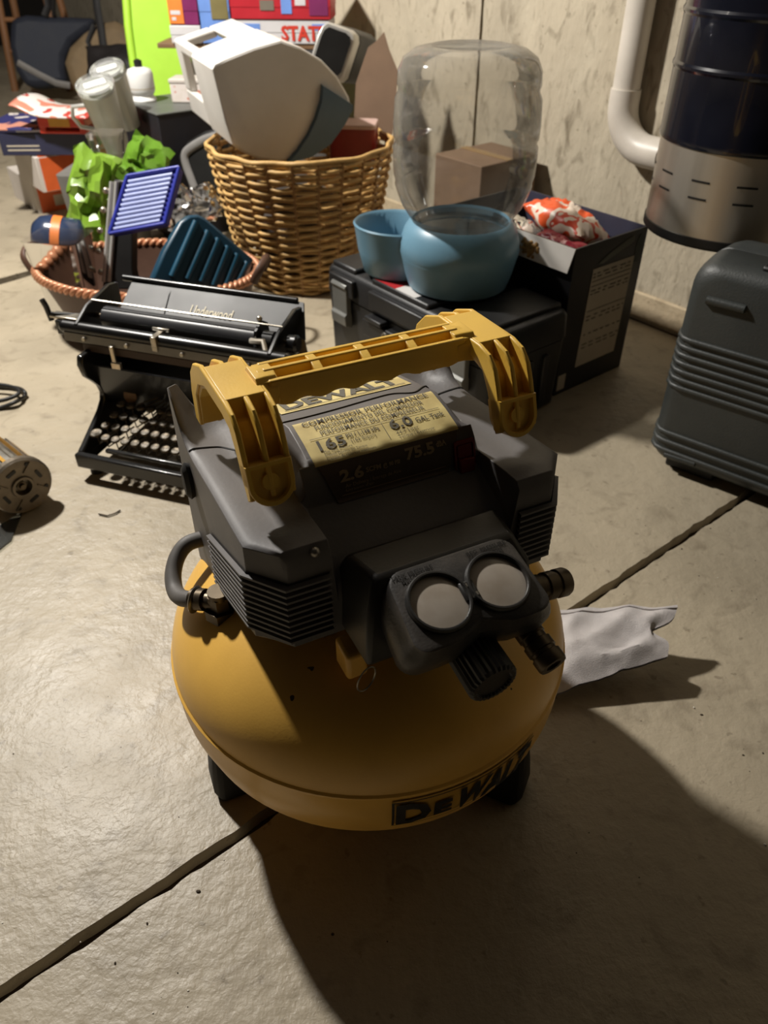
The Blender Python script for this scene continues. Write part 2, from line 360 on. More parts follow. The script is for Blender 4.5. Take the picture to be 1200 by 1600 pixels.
# shroud ---------------------------------------------------------
CS = [(-.122, .378), (-.1195, .392), (-.112, .402), (-.1, .409), (-.085, .416), (-.073, .421), (-.061, .4285), (-.055, .452), (-.048, .4605), (-.025, .467), (0, .471), (.037, .4625), (.08, .452), (.13, .435), (.163, .400)]
WS = [(-.122, .434), (-.117, .441), (-.1, .440), (-.06, .436), (0, .431), (.06, .424), (.11, .420), (.14, .430), (.163, .405)]
def plan(ax, y):
    lim = 0.147
    if y < -0.093: lim = 0.147 - (-0.093 - y) * 0.85
    if y > 0.13: lim = 0.147 - (y - 0.13) * 0.9
    return ax if ax <= 0.088 else 0.088 + (ax - 0.088) * (lim - 0.088) / (0.147 - 0.088)
def T(x, y):
    ax = abs(x); k = sst(0.072, 0.092, ax) if y > -0.048 else sst(0.0815, 0.0865, ax)
    z = lerp(CS, y) * (1 - k) + lerp(WS, y) * k
    z += 0.040 * math.exp(-((ax - 0.147) / 0.011) ** 2) * math.exp(-((y - 0.128) / 0.028) ** 2)
    if ax > 0.142: z -= 0.003 * (ax - 0.142) / 0.005
    z -= 0.003 * math.exp(-((ax - 0.112) / 0.014) ** 2) * sst(-0.1, -0.08, y)
    return z
def Bz(y): return max(0.252, 0.339 - 0.43 * (y + 0.095)) if y > -0.095 else 0.341
XS = [0, .02, .04, .055, .066, .072, .078, .0815, .0865, .092, .099, .106, .112, .118, .125, .133, .139, .143, .1455, .147]
XS = [-x for x in XS[:0:-1]] + XS
YS = [-.122, -.1195, -.117, -.108, -.1, -.093, -.085, -.078, -.073, -.068, -.0645, -.061, -.058, -.055, -.0515, -.048, -.04, -.03, -.02, -.01, 0, .01, .02, .03, .045, .06, .075, .09, .1, .11, .12, .13, .14, .15, .157, .163]
def spt(x, y): return (math.copysign(plan(abs(x), y), x), y, T(x, y))
b = MB(); nx, ny = len(XS), len(YS)
vv = [spt(x, y) for y in YS for x in XS]; ff = [(j * nx + i, j * nx + i + 1, (j + 1) * nx + i + 1, (j + 1) * nx + i) for j in range(ny - 1) for i in range(nx - 1)]
per = [(i, 0) for i in range(nx)] + [(nx - 1, j) for j in range(1, ny)] + [(i, ny - 1) for i in range(nx - 2, -1, -1)] + [(0, j) for j in range(ny - 2, 0, -1)]
base = len(vv); NZ = 5
for k in range(1, NZ + 1):
    for i, j in per:
        p = vv[j * nx + i]; zb = Bz(p[1]); vv.append((p[0], p[1], p[2] + (zb - p[2]) * k / NZ))
np_ = len(per)
for k in range(NZ):
    for q in range(np_):
        q2 = (q + 1) % np_
        if k == 0: a0, a1 = per[q][1] * nx + per[q][0], per[q2][1] * nx + per[q2][0]
        else: a0, a1 = base + (k - 1) * np_ + q, base + (k - 1) * np_ + q2
        ff.append((a0, a1, base + k * np_ + q2, base + k * np_ + q))
ff.append(tuple(base + (NZ - 1) * np_ + q for q in range(np_)))
b.add(vv, ff); shroud = b.build('shroud', m_shroud, comp, smooth=38, bevel=0.0018, seg=2)
# seam of the two shroud halves
def seam_y(x): return 0.019 + 0.004 * math.sin(x * 30) + (0.055 * sst(0.075, 0.12, abs(x)))  - 0.012 * math.exp(-((x - 0.055) / 0.012) ** 2)
pts = []
for i in range(121):
    x = -0.146 + 0.292 * i / 120; y = seam_y(x); p = spt(x, y); pts.append((p[0], p[1], p[2] + 0.0002))
MB().tube(pts, 0.0011, 5).build('shell_seam', m_ink, shroud)
# label patches follow the shroud top
def onsh(x, y, lift=0.0006):
    return (x, y, T(x, y) + lift)
def patch(x0, x1, y0, y1, lift, nu=30, nv=24, t0=0, t1=0):
    g = MB(); g.grid(lambda u, v: onsh((x0 + t0 * v) + ((x1 + t1 * v) - (x0 + t0 * v)) * u, y0 + (y1 - y0) * v, lift), nu, nv); return g
lab = patch(-0.068, 0.068, 0.003, -0.0495, 0.0008).build('performance_label', m_cream, shroud, label='cream performance label with grey lettering', smooth=60)
# dark lower part hangs down the steep front
def onfront(x, s, lift=0.0010):   # s = distance down the steep front from y=-.0495
    path = [(-.0495, T(0, -.0495)), (-.0515, .4568), (-.055, .452), (-.058, .441), (-.061, .4285), (-.0645, .4265), (-.073, .421)]
    acc = 0
    for (ya, za), (yb, zb) in zip(path, path[1:]):
        d = math.hypot(yb - ya, zb - za)
        if s <= acc + d or (yb, zb) == path[-1]:
            k = (s - acc) / d; ny, nz = (zb - za) / d, -(yb - ya) / d
            return (x, ya + (yb - ya) * k + ny * lift, za + (zb - za) * k + abs(nz) * lift)
        acc += d
dk = MB(); dk.grid(lambda u, v: onfront((-0.066 + 0.012 * v) + (0.132 - 0.026 * v) * u, v * 0.036), 24, 16)
lab2 = dk.build('rating_label', m_lbldk, shroud, label='dark lower half of the performance label', smooth=60)
t = MB(); LL = 0.0016
def row(body, x, y, size, width=None, bold=0.0003, align='LEFT'):
    t.text(body, size, lambda a, c: onsh(x + a, y + c * 1.0, LL), bold=bold, width=width, align=align)
row('COMPRESSOR PERFORMANCE', 0, -0.0050, 0.0078, 0.122, 0.00012, 'CENTER')
row('FUNCIONAMIENTO DEL COMPRESOR', 0, -0.0125, 0.0072, 0.104, 0.0001, 'CENTER')
row('PERFORMANCE DU COMPRESSEUR', 0, -0.0200, 0.0072, 0.100, 0.0001, 'CENTER')
t.grid(lambda u, v: onsh(-0.062 + 0.124 * u, -0.0226 - 0.0006 * v, LL), 24, 1)
t.grid(lambda u, v: onsh(0.004 + 0.0006 * u, -0.024 - 0.018 * v, LL), 1, 8)
row('165', -0.058, -0.0365, 0.0150, 0.025, 0.0003)
row('PSI / 1,138 kPa', -0.031, -0.0300, 0.0056, 0.031, 0.0001)
row('(165 lb/po²)', -0.029, -0.0358, 0.0050, 0.023, 0.0)
for k, s_ in enumerate(('Max Tank Pressure', 'Presión Máxima del Tanque', 'Pression du réservoir maximum')):
    row(s_, -0.056, -0.0402 - 0.0040 * k, 0.0040, (0.026, 0.038, 0.044)[k], 0.0)
row('6.0', 0.010, -0.0335, 0.0150, 0.022, 0.0003)
row('GAL Tank', 0.035, -0.0325, 0.0070, 0.028, 0.0001)
row('22,7 Liter', 0.012, -0.0395, 0.0052, 0.022, 0.0)
row('Tanque / Réservoir', 0.012, -0.0450, 0.0050, 0.035, 0.0)
t.build('label_lettering', m_print, lab, smooth=0)
t = MB()
def frow(body, x, s0, size, width, bold=0.0002):
    t.text(body, size, lambda a, c: onfront(x + a, max(0.0005, s0 - c), 0.0018), bold=bold, width=width)
frow('2.6', -0.050, 0.0165, 0.0130, 0.022, 0.0005); frow('SCFM', -0.026, 0.0140, 0.0060, 0.014); frow('@ 90 PSI', -0.010, 0.0140, 0.0050, 0.016)
frow('75.5', 0.012, 0.0130, 0.0130, 0.028, 0.0005); frow('dBA', 0.042, 0.0090, 0.0060, 0.010)
frow('Air Delivery / Entrega de Aire', -0.046, 0.0225, 0.0045, 0.052, 0); frow('Livraison d\'air', -0.046, 0.0262, 0.0038, 0.026, 0)
t.grid(lambda u, v: onfront(-0.050 + 0.1 * u, 0.0285 + 0.0006 * v, 0.0018), 12, 1)
t.build('label_lettering', m_lbltx, lab2, smooth=0)
# maker's label behind the handle bar
lab3 = patch(-0.066, 0.066, 0.070, 0.0365, 0.0008, 24, 16).build('maker_label', m_cream, shroud, label='cream maker label behind the handle', smooth=60)
t = MB(); t.text('DEWALT', 0.030, lambda x, y: onsh(x, 0.0445 + y, LL), bold=0.0012, width=0.118, align='CENTER')
t.grid(lambda u, v: onsh(-0.061 + 0.122 * u, 0.0405 + 0.0012 * v, LL), 24, 1)
t.build('label_lettering', m_print, lab3, smooth=0)
# vents: ribs that wrap from the side round to the wing front
for sx in (-1, 1):
    rec = MB()
    def path(zf, off):
        return [(sx * (0.1475 + off), 0.030, zf - 0.42 * 0.123), (sx * (0.1475 + off), -0.093, zf), (sx * (0.1226 + off * 0.8), -0.1222 - off * 0.9, zf), (sx * 0.0885, -0.1222 - off, zf)]
    r0, r1 = path(0.412, 0.0006), path(0.348, 0.0006)
    rec.loft([r0, r1], False, False, closed=False); vr = rec.build('vent_shade', m_shdark, shroud, smooth=0)  # dark sheet paints in the shade of a recess behind the ribs
    for k in range(10):
        z = 0.409 - k * 0.0064; a, c = path(z, 0.0005), path(z, 0.0048); rb = MB()
        rb.loft([[(*p[:2], p[2] + 0.0017) for p in a], [(*p[:2], p[2] + 0.0010) for p in c], [(*p[:2], p[2] - 0.0012) for p in c], [(*p[:2], p[2] - 0.0022) for p in a]], False, False, closed=False)
        rb.build('vent_rib', m_shroud, vr, smooth=20)
    g = MB(); g.lathe([(0.0008, 0), (0.010, 0.0), (0.011, 0.004), (0.008, 0.008), (0.0008, 0.009)], 20, Matrix.Translation((sx * 0.147, 0.085, 0.385)) @ Matrix.Rotation(sx * R(90), 4, 'Y'), sx=1.9)
    g.build('grommet', m_rub, shroud)
# little screw on the wing front edge
p = spt(-0.105, -0.119); MB().sphere((p[0], p[1] - 0.002, p[2] - 0.003), 0.0042, 12, 8).build('screw', m_steel, shroud)
# rocker switch
MS = Matrix.Translation((0.0695, -0.0580, 0.4350)) @ Matrix.Rotation(R(75), 4, 'X')
sw = MB(); sw.loft([[(x, y, z) for x, y in rrect(-0.0105 * k, 0.0105 * k, -0.0165 * k, 0.0165 * k, 0.002)] for z, k in ((-0.008, 1), (0.004, 1), (0.0042, 0.82), (0.001, 0.8))], M=MS)
swo = sw.build('switch_bezel', m_red, shroud)
MB().box(-0.0075, 0.0075, -0.0130, 0.0, 0, 0.0072, MS).box(-0.0075, 0.0075, 0.0, 0.0130, 0, 0.0038, MS).build('rocker', m_red, swo, bevel=0.001)

# gauge panel -----------------------------------------------------
MB().loft([[(-.080, -.100, .345), (.080, -.100, .345), (.080, -.172, .345), (-.080, -.172, .345)], [(-.078, -.105, .395), (.078, -.105, .395), (.074, -.165, .395), (-.074, -.165, .395)], [(-.070, -.112, .4155), (.070, -.112, .4155), (.062, -.152, .4190), (-.062, -.152, .4190)]]).build('panel_neck', m_blk, comp, bevel=0.004, smooth=40)
TL = R(19); MG = Matrix.Translation((0, -0.187, 0.4085)) @ Matrix.Rotation(TL, 4, 'X')
def pout(gx, gt, gb, pin=0.0):
    pts = rrect(-0.056 - gx, 0.056 + gx, -0.034 - gb, 0.036 + gt, 0.014 + gx * 0.5, 6); out = []
    for x, y in pts:
        if y < -0.005: x *= 1 + 0.10 * min(1, (-0.005 - y) / 0.03)
        out.append((x, y))
    res = []
    for (x, y), (x2, y2) in zip(out, out[1:] + out[:1]):
        n = 8 if abs(x2 - x) > 0.05 else 1
        for k in range(n):
            X = x + (x2 - x) * k / n; Yy = y + (y2 - y) * k / n
            if Yy < -0.03: Yy += pin * 0.010 * math.exp(-(X / 0.014) ** 2)
            res.append((X, Yy))
    return res
pb = MB(); pb.loft([[(x, y, z) for x, y in pout(*g)] for z, g in ((-0.052, (0.000, -0.01, -0.012, 0.6)), (-0.034, (0.008, 0.0, 0.002, 0.8)), (-0.020, (0.008, 0.0, 0.003, 0.8)), (-0.012, (0.005, 0.0, 0.002, 0.8)), (-0.005, (0.001, 0.0, 0.0, 1)), (-0.001, (0.0, 0, 0, 1)), (0.0, (-0.002, -0.002, -0.002, 1)))], M=MG)
panel = pb.build('gauge_panel', m_pan, comp, smooth=50)
for gx in (-0.026, 0.026):
    Mg = MG @ Matrix.Translation((gx, 0, 0))
    gg = MB().lathe([(0.0228, -0.004), (0.0228, 0.0036), (0.0236, 0.0046), (0.0250, 0.0046), (0.0260, 0.0034), (0.0266, -0.001)], 40, Mg, False, False).build('gauge_ring', m_blk, panel)
    MB().lathe([(0.0229, 0.0004), (0.016, 0.0014), (0.008, 0.0020), (0.0006, 0.0022)], 36, Mg, True, True).build('gauge_lens', m_lens, panel, label='dusty gauge glass')
MB().box(-0.0065, 0.0065, -0.009, 0.009, -0.002, 0.0036, MG).build('gauge_bridge', m_blk, panel, bevel=0.002)
MB().box(-0.003, 0.0, 0.003, 0.006, 0.003, 0.0042, MG).box(0.001, 0.005, -0.006, -0.003, 0.003, 0.0042, MG).build('bridge_mark', m_steel, panel)
def prow(rows):
    t = MB()
    for body, x, y, size, width in rows: t.text(body, size, lambda a, c: tuple(MG @ Vector((x + a, y + c, 0.0008))), bold=0.0001, width=width)
    t.build('panel_lettering', m_ink, panel, smooth=0)
prow([('TANK PRESSURE', -0.053, 0.0285, 0.0048, 0.036), ('MANOMETRE', -0.046, 0.0240, 0.0042, 0.026)])
prow([('REG. PRESSURE', 0.014, 0.0285, 0.0048, 0.036), ('REG. PRESSION', 0.014, 0.0240, 0.0040, 0.030)])
# regulator knob (points forward)
kb = MB(); MK = Matrix.Translation((-0.002, -0.188, 0.360)) @ Matrix.Rotation(R(98), 4, 'X')
kp = [[((r + (0.0012 if i % 2 else 0)) * math.cos(2 * math.pi * i / 56), (r + (0.0012 if i % 2 else 0)) * math.sin(2 * math.pi * i / 56), z) for i in range(56)] for z, r in ((0, 0.0195), (0.046, 0.0200), (0.0485, 0.0180), (0.0485, 0.0150), (0.0465, 0.0140))]
kb.loft(kp, M=MK); kb.build('regulator_knob', m_blk, comp, smooth=20)
MB().cyl((-0.002, -0.15, 0.364), (-0.002, -0.195, 0.360), 0.014).build('knob_stem', m_blk, comp)
# quick couplers
def coupler(p0, p1):
    p0 = Vector(p0); p1 = Vector(p1); q = (p1 - p0).to_track_quat('Z', 'Y').to_matrix().to_4x4(); q.translation = p0; l = (p1 - p0).length
    g = MB().lathe([(0.0085, -0.02), (0.0085, l * 0.15), (0.0120, l * 0.16), (0.0120, l * 0.34), (0.0108, l * 0.36), (0.0108, l * 0.46), (0.0125, l * 0.48), (0.0125, l * 0.66), (0.0112, l * 0.68), (0.0112, l * 0.74), (0.0128, l * 0.76), (0.0128, l * 0.95), (0.0118, l), (0.0070, l), (0.0065, l * 0.8)], 28, q)
    return g.build('quick_coupler', m_dksteel, comp)
coupler((0.066, -0.172, 0.368), (0.110, -0.172, 0.362))
coupler((0.052, -0.192, 0.356), (0.056, -0.234, 0.344))
# safety-valve ring and valve body left of the panel
MB().box(-0.084, -0.064, -0.140, -0.112, 0.296, 0.326).build('valve_body', m_tank, comp, bevel=0.004)
ring = [(-0.078 + 0.010 * math.cos(k / 24 * 2 * math.pi), -0.166 + 0.004 * math.cos(k / 24 * 2 * math.pi), 0.325 + 0.012 * math.sin(k / 24 * 2 * math.pi)) for k in range(24)]
MB().tube(ring, 0.0007, 6, closed=True).build('pull_ring', m_steel, comp)
# hose and elbow fitting
fx, fy = -0.155, 0.004; fz = domez(math.hypot(fx, fy))
hp = [(-0.138, 0.098, 0.300), (-0.160, 0.098, 0.300), (-0.174, 0.092, 0.293), (-0.184, 0.078, 0.284), (-0.188, 0.060, 0.278), (-0.186, 0.043, 0.281), (-0.180, 0.030, 0.287), (-0.172, 0.020, 0.292)]
def smoothpath(P, n=6):
    P = [Vector(p) for p in P]; out = []
    for i in range(len(P) - 1):
        a, b_, c, d = P[max(i - 1, 0)], P[i], P[i + 1], P[min(i + 2, len(P) - 1)]
        for k in range(n):
            t_ = k / n; out.append(0.5 * ((2 * b_) + (c - a) * t_ + (2 * a - 5 * b_ + 4 * c - d) * t_ ** 2 + (3 * b_ - a - 3 * c + d) * t_ ** 3))
    return out + [P[-1]]
MB().tube(smoothpath(hp), 0.0085, 14).build('air_hose', m_hose, comp)
ft = MB().cyl((-0.176, 0.025, 0.290), (-0.166, 0.014, 0.294), 0.0112, n=20).cyl((-0.168, 0.016, 0.293), (-0.154, 0.002, 0.296), 0.0085, n=16).cyl((fx, fy, fz - 0.008), (fx, fy, fz + 0.022), 0.0115, n=6).cyl((fx, fy, fz - 0.006), (fx, fy, fz + 0.006), 0.016, n=6).cyl((fx, fy, fz + 0.02), (fx, fy, fz + 0.027), 0.0105, n=18)
ft.build('elbow_fitting', m_dksteel, comp)
MB().tube([(-0.174 + 0.0120 * math.cos(a) * 0.7, 0.0225 + 0.0120 * math.cos(a) * 0.7, 0.2905 + 0.0120 * math.sin(a)) for a in [k / 20 * 2 * math.pi for k in range(20)]], 0.0012, 6, closed=True, flat=2.2).build('hose_clamp', m_steel, comp)

# carry handle ----------------------------------------------------
handle = MB()
yb, zt = 0.000, 0.531
hb = MB()
def wav(x): return 0.0022 * math.cos(x * 2 * math.pi / 0.030)
NB = 60
rings = []
for i in range(NB + 1):
    x = -0.088 + 0.176 * i / NB; zb = zt - 0.029 + wav(x) * 0.8
    rings.append([(x, yb - 0.0160, zt - 0.008), (x, yb - 0.0170, zt - 0.018), (x, yb - 0.0155, zb + 0.003), (x, yb - 0.008, zb), (x, yb + 0.004, zb + 0.001), (x, yb + 0.0120, zb + 0.008), (x, yb + 0.0150, zt - 0.016), (x, yb + 0.0150, zt - 0.008)])
hb.loft(rings); hnd = hb.build('handle_bar', m_handle, comp, smooth=40)
def xb(x0, x1, y0, y1, z0, z1, nm='grip_rib', bev=0.0015):
    MB().box(x0, x1, y0, y1, z0, z1).build(nm, m_handle, hnd, bevel=bev)
for y, zz in ((-0.0165, 0.0035), (-0.0030, 0.0), (0.0098, 0.001)): xb(-0.090, 0.090, yb + y, yb + y + 0.0054, zt - 0.014, zt - zz)
for x in (-0.0880, -0.0455, -0.002, 0.0415, 0.0880):
    w_ = 0.0040 if abs(x) < 0.07 else 0.0070
    MB().loft([[(x - w_, yb + y, z), (x + w_, yb + y, z)] + [(x + w_, yb + y, zt - 0.014), (x - w_, yb + y, zt - 0.014)] for y, z in ((-0.0155, zt - 0.0045), (-0.002, zt - 0.0006), (0.0140, zt - 0.0016))]).build('grip_rib', m_handle, hnd, bevel=0.0008)
FIN = [(.090, .448), (.090, .478), (.082, .500), (.066, .5150), (.040, .5250), (-.030, .5265), (-.046, .5235), (-.057, .514), (-.064, .500), (-.0725, .478), (-.0765, .463), (-.0680, .457), (-.0580, .474), (-.050, .492), (-.038, .5075), (-.020, .511), (.030, .510), (.056, .499), (.072, .481), (.075, .448)]
WEB = [(.080, .450), (.080, .474), (.072, .494), (.056, .5070), (.040, .513), (.034, .5262), (-.028, .5268), (-.032, .512), (-.040, .5120), (-.050, .504), (-.0555, .492), (-.0640, .470), (-.0675, .458), (-.0620, .457), (-.0540, .472), (-.047, .488), (-.036, .504), (-.020, .5075), (.030, .507), (.054, .496), (.070, .479), (.073, .450)]
MX = Matrix(((0, 0, 1, 0), (1, 0, 0, 0), (0, 1, 0, 0), (0, 0, 0, 1)))     # (y,z,x) -> (x,y,z)
for sx in (-1, 1):
    xc = sx * 0.1130
    w_ = MB().prism(WEB, xc - 0.0165, xc + 0.0165, MX).build('handle_bracket', m_handle, comp, smooth=30, bevel=0.001)
    for k, dx in enumerate((-0.0165, 0.0, 0.0165)):
        MB().prism(FIN, xc + dx - 0.0022, xc + dx + 0.0022, MX).build('bracket_fin', m_handle, w_, smooth=30, bevel=0.0012)
    # solid foot with recess and bolt, lying in the plane of the front leg
    d = Vector((0, -0.021, -0.026)).normalized(); nrm = Vector((0, -d.z, d.y)); nrm = Vector((0, -0.95, 0.32)).normalized(); d = Vector((1, 0, 0)).cross(nrm).normalized()
    if d.z > 0: d = -d
    Mf = Matrix(((1, 0, 0, xc), (0, -d.y, nrm.y, -0.0705), (0, -d.z, nrm.z, 0.4740), (0, 0, 0, 1)))
    st = lambda k: [(0.0187 * k * math.cos(a), -0.001 + 0.0187 * k * math.sin(a)) for a in [math.pi + math.pi * i / 14 for i in range(15)]] + [(0.0187 * k, 0.016 * k), (-0.0187 * k, 0.016 * k)]
    fb = MB(); fb.loft([[(x, y, z) for x, y in st(k)] for z, k in ((-0.016, 0.94), (-0.010, 1.0), (0.004, 1.0), (0.005, 0.97), (0.005, 0.80), (0.0, 0.76))], M=Mf)
    fo = fb.build('bracket_foot', m_handle, w_, smooth=40)
    MB().cyl((0, 0.0, -0.002), (0, 0.0, 0.0025), 0.0075, 0.0068, M=Mf).build('bolt_cap', m_handle, fo)
    # gusset where the bar meets the bracket
    MB().loft([[(sx * x, yb + y * k, zt - 0.020 + z * k2) for y, z in ((-.0168, -.005), (.0150, -.003), (.0155, .011), (.009, .0185), (-.010, .0185), (-.0170, .011))] for x, k, k2 in ((0.082, 1.0, 1.0), (0.090, 1.02, 1.02), (0.1, 1.25, 1.06))]).build('bar_gusset', m_handle, w_, smooth=50, bevel=0.001)

# ================================================================ pipe and tank at the wall
m_pvc = mat('white_pvc', S(214, 206, 194), 0.4, var=0.06, scale=12, dirt=S(150, 140, 126), dirt_amt=0.3)
m_navy = mat('navy_enamel', S(15, 17, 28), 0.22, var=0.15, coat=0.5)
m_stain = mat('brushed_steel', S(200, 192, 180), 0.42, 0.9, var=0.06, scale=40, stretch=(1, 1, 0.02), rvar=0.05)
m_black = mat('matt_black', S(20, 20, 20), 0.5, var=0.15)
pw = atp(1002, 80, wa(0, WA), AD).dot(WD) + 0.004; pr = 0.030; pa = WA - pr - 0.006; ze = 0.435
pipe = thing('drain_pipe', 'white plastic pipe running up the concrete wall with an elbow', 'pipe', wa(pw, pa, ze), WYAW)
MB().cyl((0, 0, 0.05), (0, 0, 2.013), pr, n=28).build('pipe_riser', m_pvc, pipe)
el = [(0.085 - 0.085 * math.cos(k / 10 * math.pi / 2), 0, 0.045 - 0.085 * math.sin(k / 10 * math.pi / 2)) for k in range(11)]
elb = MB().tube([(0, 0, 0.075)] + el + [(0.13, 0, -0.040)], pr + 0.0035, 24).build('elbow', m_pvc, pipe)
MB().cyl((0.10, 0, -0.040), (0.30, 0, -0.040), pr, n=24).build('pipe_branch', m_pvc, pipe)
hc = Vector((0.652, 1.500, 0)); hr = 0.152; hz = 0.340
heater = thing('water_tank', 'dark blue cylindrical tank with slotted stainless steel skirt beside the white pipe', 'tank', (hc.x, hc.y, hz))
MB().lathe([(hr - 0.006, 0), (hr - 0.002, 0.004), (hr - 0.002, 0.018), (hr - 0.006, 0.020)], 64).build('base_ring', m_black, heater)
sk = MB().lathe([(hr - 0.004, 0.018), (hr - 0.003, 0.160)], 96).build('skirt', m_stain, heater)
for k in range(12):
    for z, off in ((0.110, 0), (0.082, 0)):
        a0 = R(30 * k + 8 + off); sl = MB(); rr = hr - 0.0026
        sl.loft([[(rr * math.cos(a0 + R(13) * i / 10), rr * math.sin(a0 + R(13) * i / 10), z + dz) for i in range(11)] for dz in (0.0, 0.0035)], False, False, closed=False)
        sl.build('vent_slot', m_ink, sk)
body = [(hr - 0.004, 0.157), (hr, 0.160), (hr + 0.001, 0.166), (hr, 0.170)]
z = 0.170
for zb in (0.274, 0.352, 0.62, 0.90, 1.05):
    body += [(hr, zb - 0.006), (hr + 0.0025, zb - 0.002), (hr + 0.0025, zb + 0.002), (hr, zb + 0.006)]
body += [(hr, 1.13), (hr - 0.02, 1.16), (0.001, 1.17)]
MB().lathe(body, 72, cap0=False).build('tank_shell', m_navy, heater, smooth=25)
stand = tag(MB().lathe([(0.058, 0), (0.058, 0.012), (0.045, 0.016), (0.045, 0.325), (0.058, 0.328), (0.058, hz)], 24).build('pedestal', m_foot), 'concrete pedestal carrying the dark blue tank', 'pedestal')
stand.location = (0.706, 1.505, 0)

# ================================================================ hard suitcase
m_case = mat('case_shell', S(50, 53, 52), 0.48, var=0.12, scale=10, dirt=S(78, 80, 76), dirt_amt=0.3, dscale=8, bump=0.12, bscale=280)
sp = atz(1003, 722); syaw = R(-40); suit = thing('hard_suitcase', 'dark grey-green ribbed hard suitcase standing upright by the wall', 'suitcase', sp + Vector((math.cos(syaw), math.sin(syaw), 0)) * 0.27, syaw)
sn = Vector((math.sin(syaw), -math.cos(syaw), 0))
def sz(u, v): return atp(u, v, sp, sn).z
SW, SHH, STK = 0.27, 0.388, 0.165
def sring(y, inset, r=0.034):
    return [(x, y, z) for x, z in rrect(-SW + inset + 0.004, SW - inset, 0.018 + inset, SHH - inset, r)]
MB().loft([sring(-0.004, 0.022), sring(0.0, 0.012), sring(0.010, 0.003), sring(0.030, 0.0), sring(STK / 2 - 0.004, -0.002), sring(STK / 2, 0.002), sring(STK / 2 + 0.004, -0.002), sring(STK - 0.03, 0.0), sring(STK - 0.01, 0.003), sring(STK, 0.012), sring(STK + 0.004, 0.022)]).build('shell', m_case, suit, smooth=50)
def ribs(zs, hh=0.0045):
    for z in zs:
        x0 = -SW + 0.002
        pts = [(x0 + 0.0005, 0.05, z), (x0 + 0.001, 0.03, z), (x0 + 0.006, 0.010, z), (x0 + 0.016, -0.0005, z), (x0 + 0.03, -0.004, z), (SW - 0.03, -0.004, z)]
        MB().tube(pts, hh, 8).build('rib', m_case, suit, smooth=60)
zt0, zt1 = sz(1052, 523), sz(1036, 596); ribs([zt0 + (zt1 - zt0) * k / 6 for k in range(7)])
zl0, zl1 = sz(1016, 664), sz(1010, 690); ribs([zl0 + (zl1 - zl0) * k / 2 for k in range(3)])
def sbar(u0, v0, u1, v1, h):
    a = atp(u0, v0, sp, sn); c = atp(u1, v1, sp, sn); inv = WM(suit).inverted(); a = inv @ a; c = inv @ c
    MB().tube([(a.x, -0.004, a.z), (c.x, -0.004, (a.z + 2 * c.z) / 3)], h, 8).build('raised_bar', m_case, suit, smooth=60)
sbar(1106, 467, 1166, 482, 0.007); sbar(1040, 708, 1088, 722, 0.006)
for x in (-0.19, 0.0, 0.19): MB().box(x - 0.045, x + 0.045, 0.02, STK - 0.02, 0.0, 0.022).build('foot', m_black, suit, bevel=0.004)
MB().box(-0.170, -0.130, 0.020, 0.060, SHH - 0.004, SHH + 0.006).box(0.090, 0.130, 0.020, 0.060, SHH - 0.004, SHH + 0.006).box(-0.165, 0.125, 0.022, 0.058, SHH + 0.004, SHH + 0.016).build('handle', m_black, suit, bevel=0.004)

# ================================================================ black printed carton with snack bags
m_carton = mat('carton_black', S(24, 24, 27), 0.45, var=0.2, scale=8)
m_cartin = mat('carton_inside', S(52, 52, 70), 0.6, var=0.1)
m_white = mat('white_card', S(206, 202, 198), 0.6, var=0.04)
m_grey = mat('label_grey', S(186, 176, 158), 0.7, var=0.06)
m_gprint = mat('grey_print', S(110, 102, 90), 0.7, var=0.1)
w1, a0 = -0.915, 1.186; bw, bd, bh = 0.36, 0.222, 0.315
cart = thing('black_carton', 'open black printed carton with a large pale label on its side', 'carton', wa(w1 - bw / 2, a0 + bd / 2), WYAW)
th = 0.004; X0, X1, Y0, Y1 = -bw / 2, bw / 2, -bd / 2, bd / 2
MB().box(X0, X1, Y0, Y1, 0, th).build('carton_bottom', m_carton, cart)
MB().box(X0, X1, Y0, Y0 + th, 0, bh).build('carton_side', m_carton, cart)
MB().box(X0, X1, Y1 - th, Y1, 0, bh).build('carton_side', m_cartin, cart)
rs = MB().box(X1 - th, X1, Y0 + th, Y1 - th, 0, bh).build('carton_side', m_carton, cart)
MB().box(X0, X0 + th, Y0 + th, Y1 - th, 0, bh).build('carton_side', m_carton, cart)
flap = MB().loft([[(X0 + 0.01, Y0, bh), (X1, Y0, bh), (X1, Y0 - 0.002, bh), (X0 + 0.01, Y0 - 0.002, bh)][::1], [(X0 + 0.02, Y0 - 0.010, bh - 0.045), (X1 - 0.004, Y0 - 0.010, bh - 0.045), (X1 - 0.004, Y0 - 0.012, bh - 0.045), (X0 + 0.02, Y0 - 0.012, bh - 0.045)]]).build('flap', m_white, cart)
gr = MB()
for k in range(60):
    px, pz = X1 - 0.11 + random.gauss(0, 0.012), bh - 0.024 + random.gauss(0, 0.007); q = (bh - pz) / 0.045
    gr.sphere((px, Y0 - 0.003 - 0.010 * q, pz), random.uniform(0.003, 0.005), 6, 4)
gr.build('grain_print', mat('granola_print', S(150, 116, 66), 0.7, var=0.4, scale=120), flap, kind='stuff')
def side(y0, y1, z0, z1, m, nm, par, sh=0.0, lift=0.0008):
    return MB().add([(X1 + lift, y0, z0), (X1 + lift, y1, z0), (X1 + lift, y1, z1), (X1 + lift, y0, z1)], [(0, 1, 2, 3)]).build(nm, m, par, smooth=0)
lb = MB().add([(X1 + 0.0008, y, z) for y, z in ((-0.055, 0.05), (0.075, 0.05), (0.082, 0.262), (-0.048, 0.262))], [(0, 1, 2, 3)]).build('carton_label', m_grey, rs, smooth=0, label='pale printed information label')
t = MB()
for z in (0.235, 0.225, 0.172): t.box(X1 + 0.0010, X1 + 0.0014, -0.046, 0.076, z, z + 0.0018)
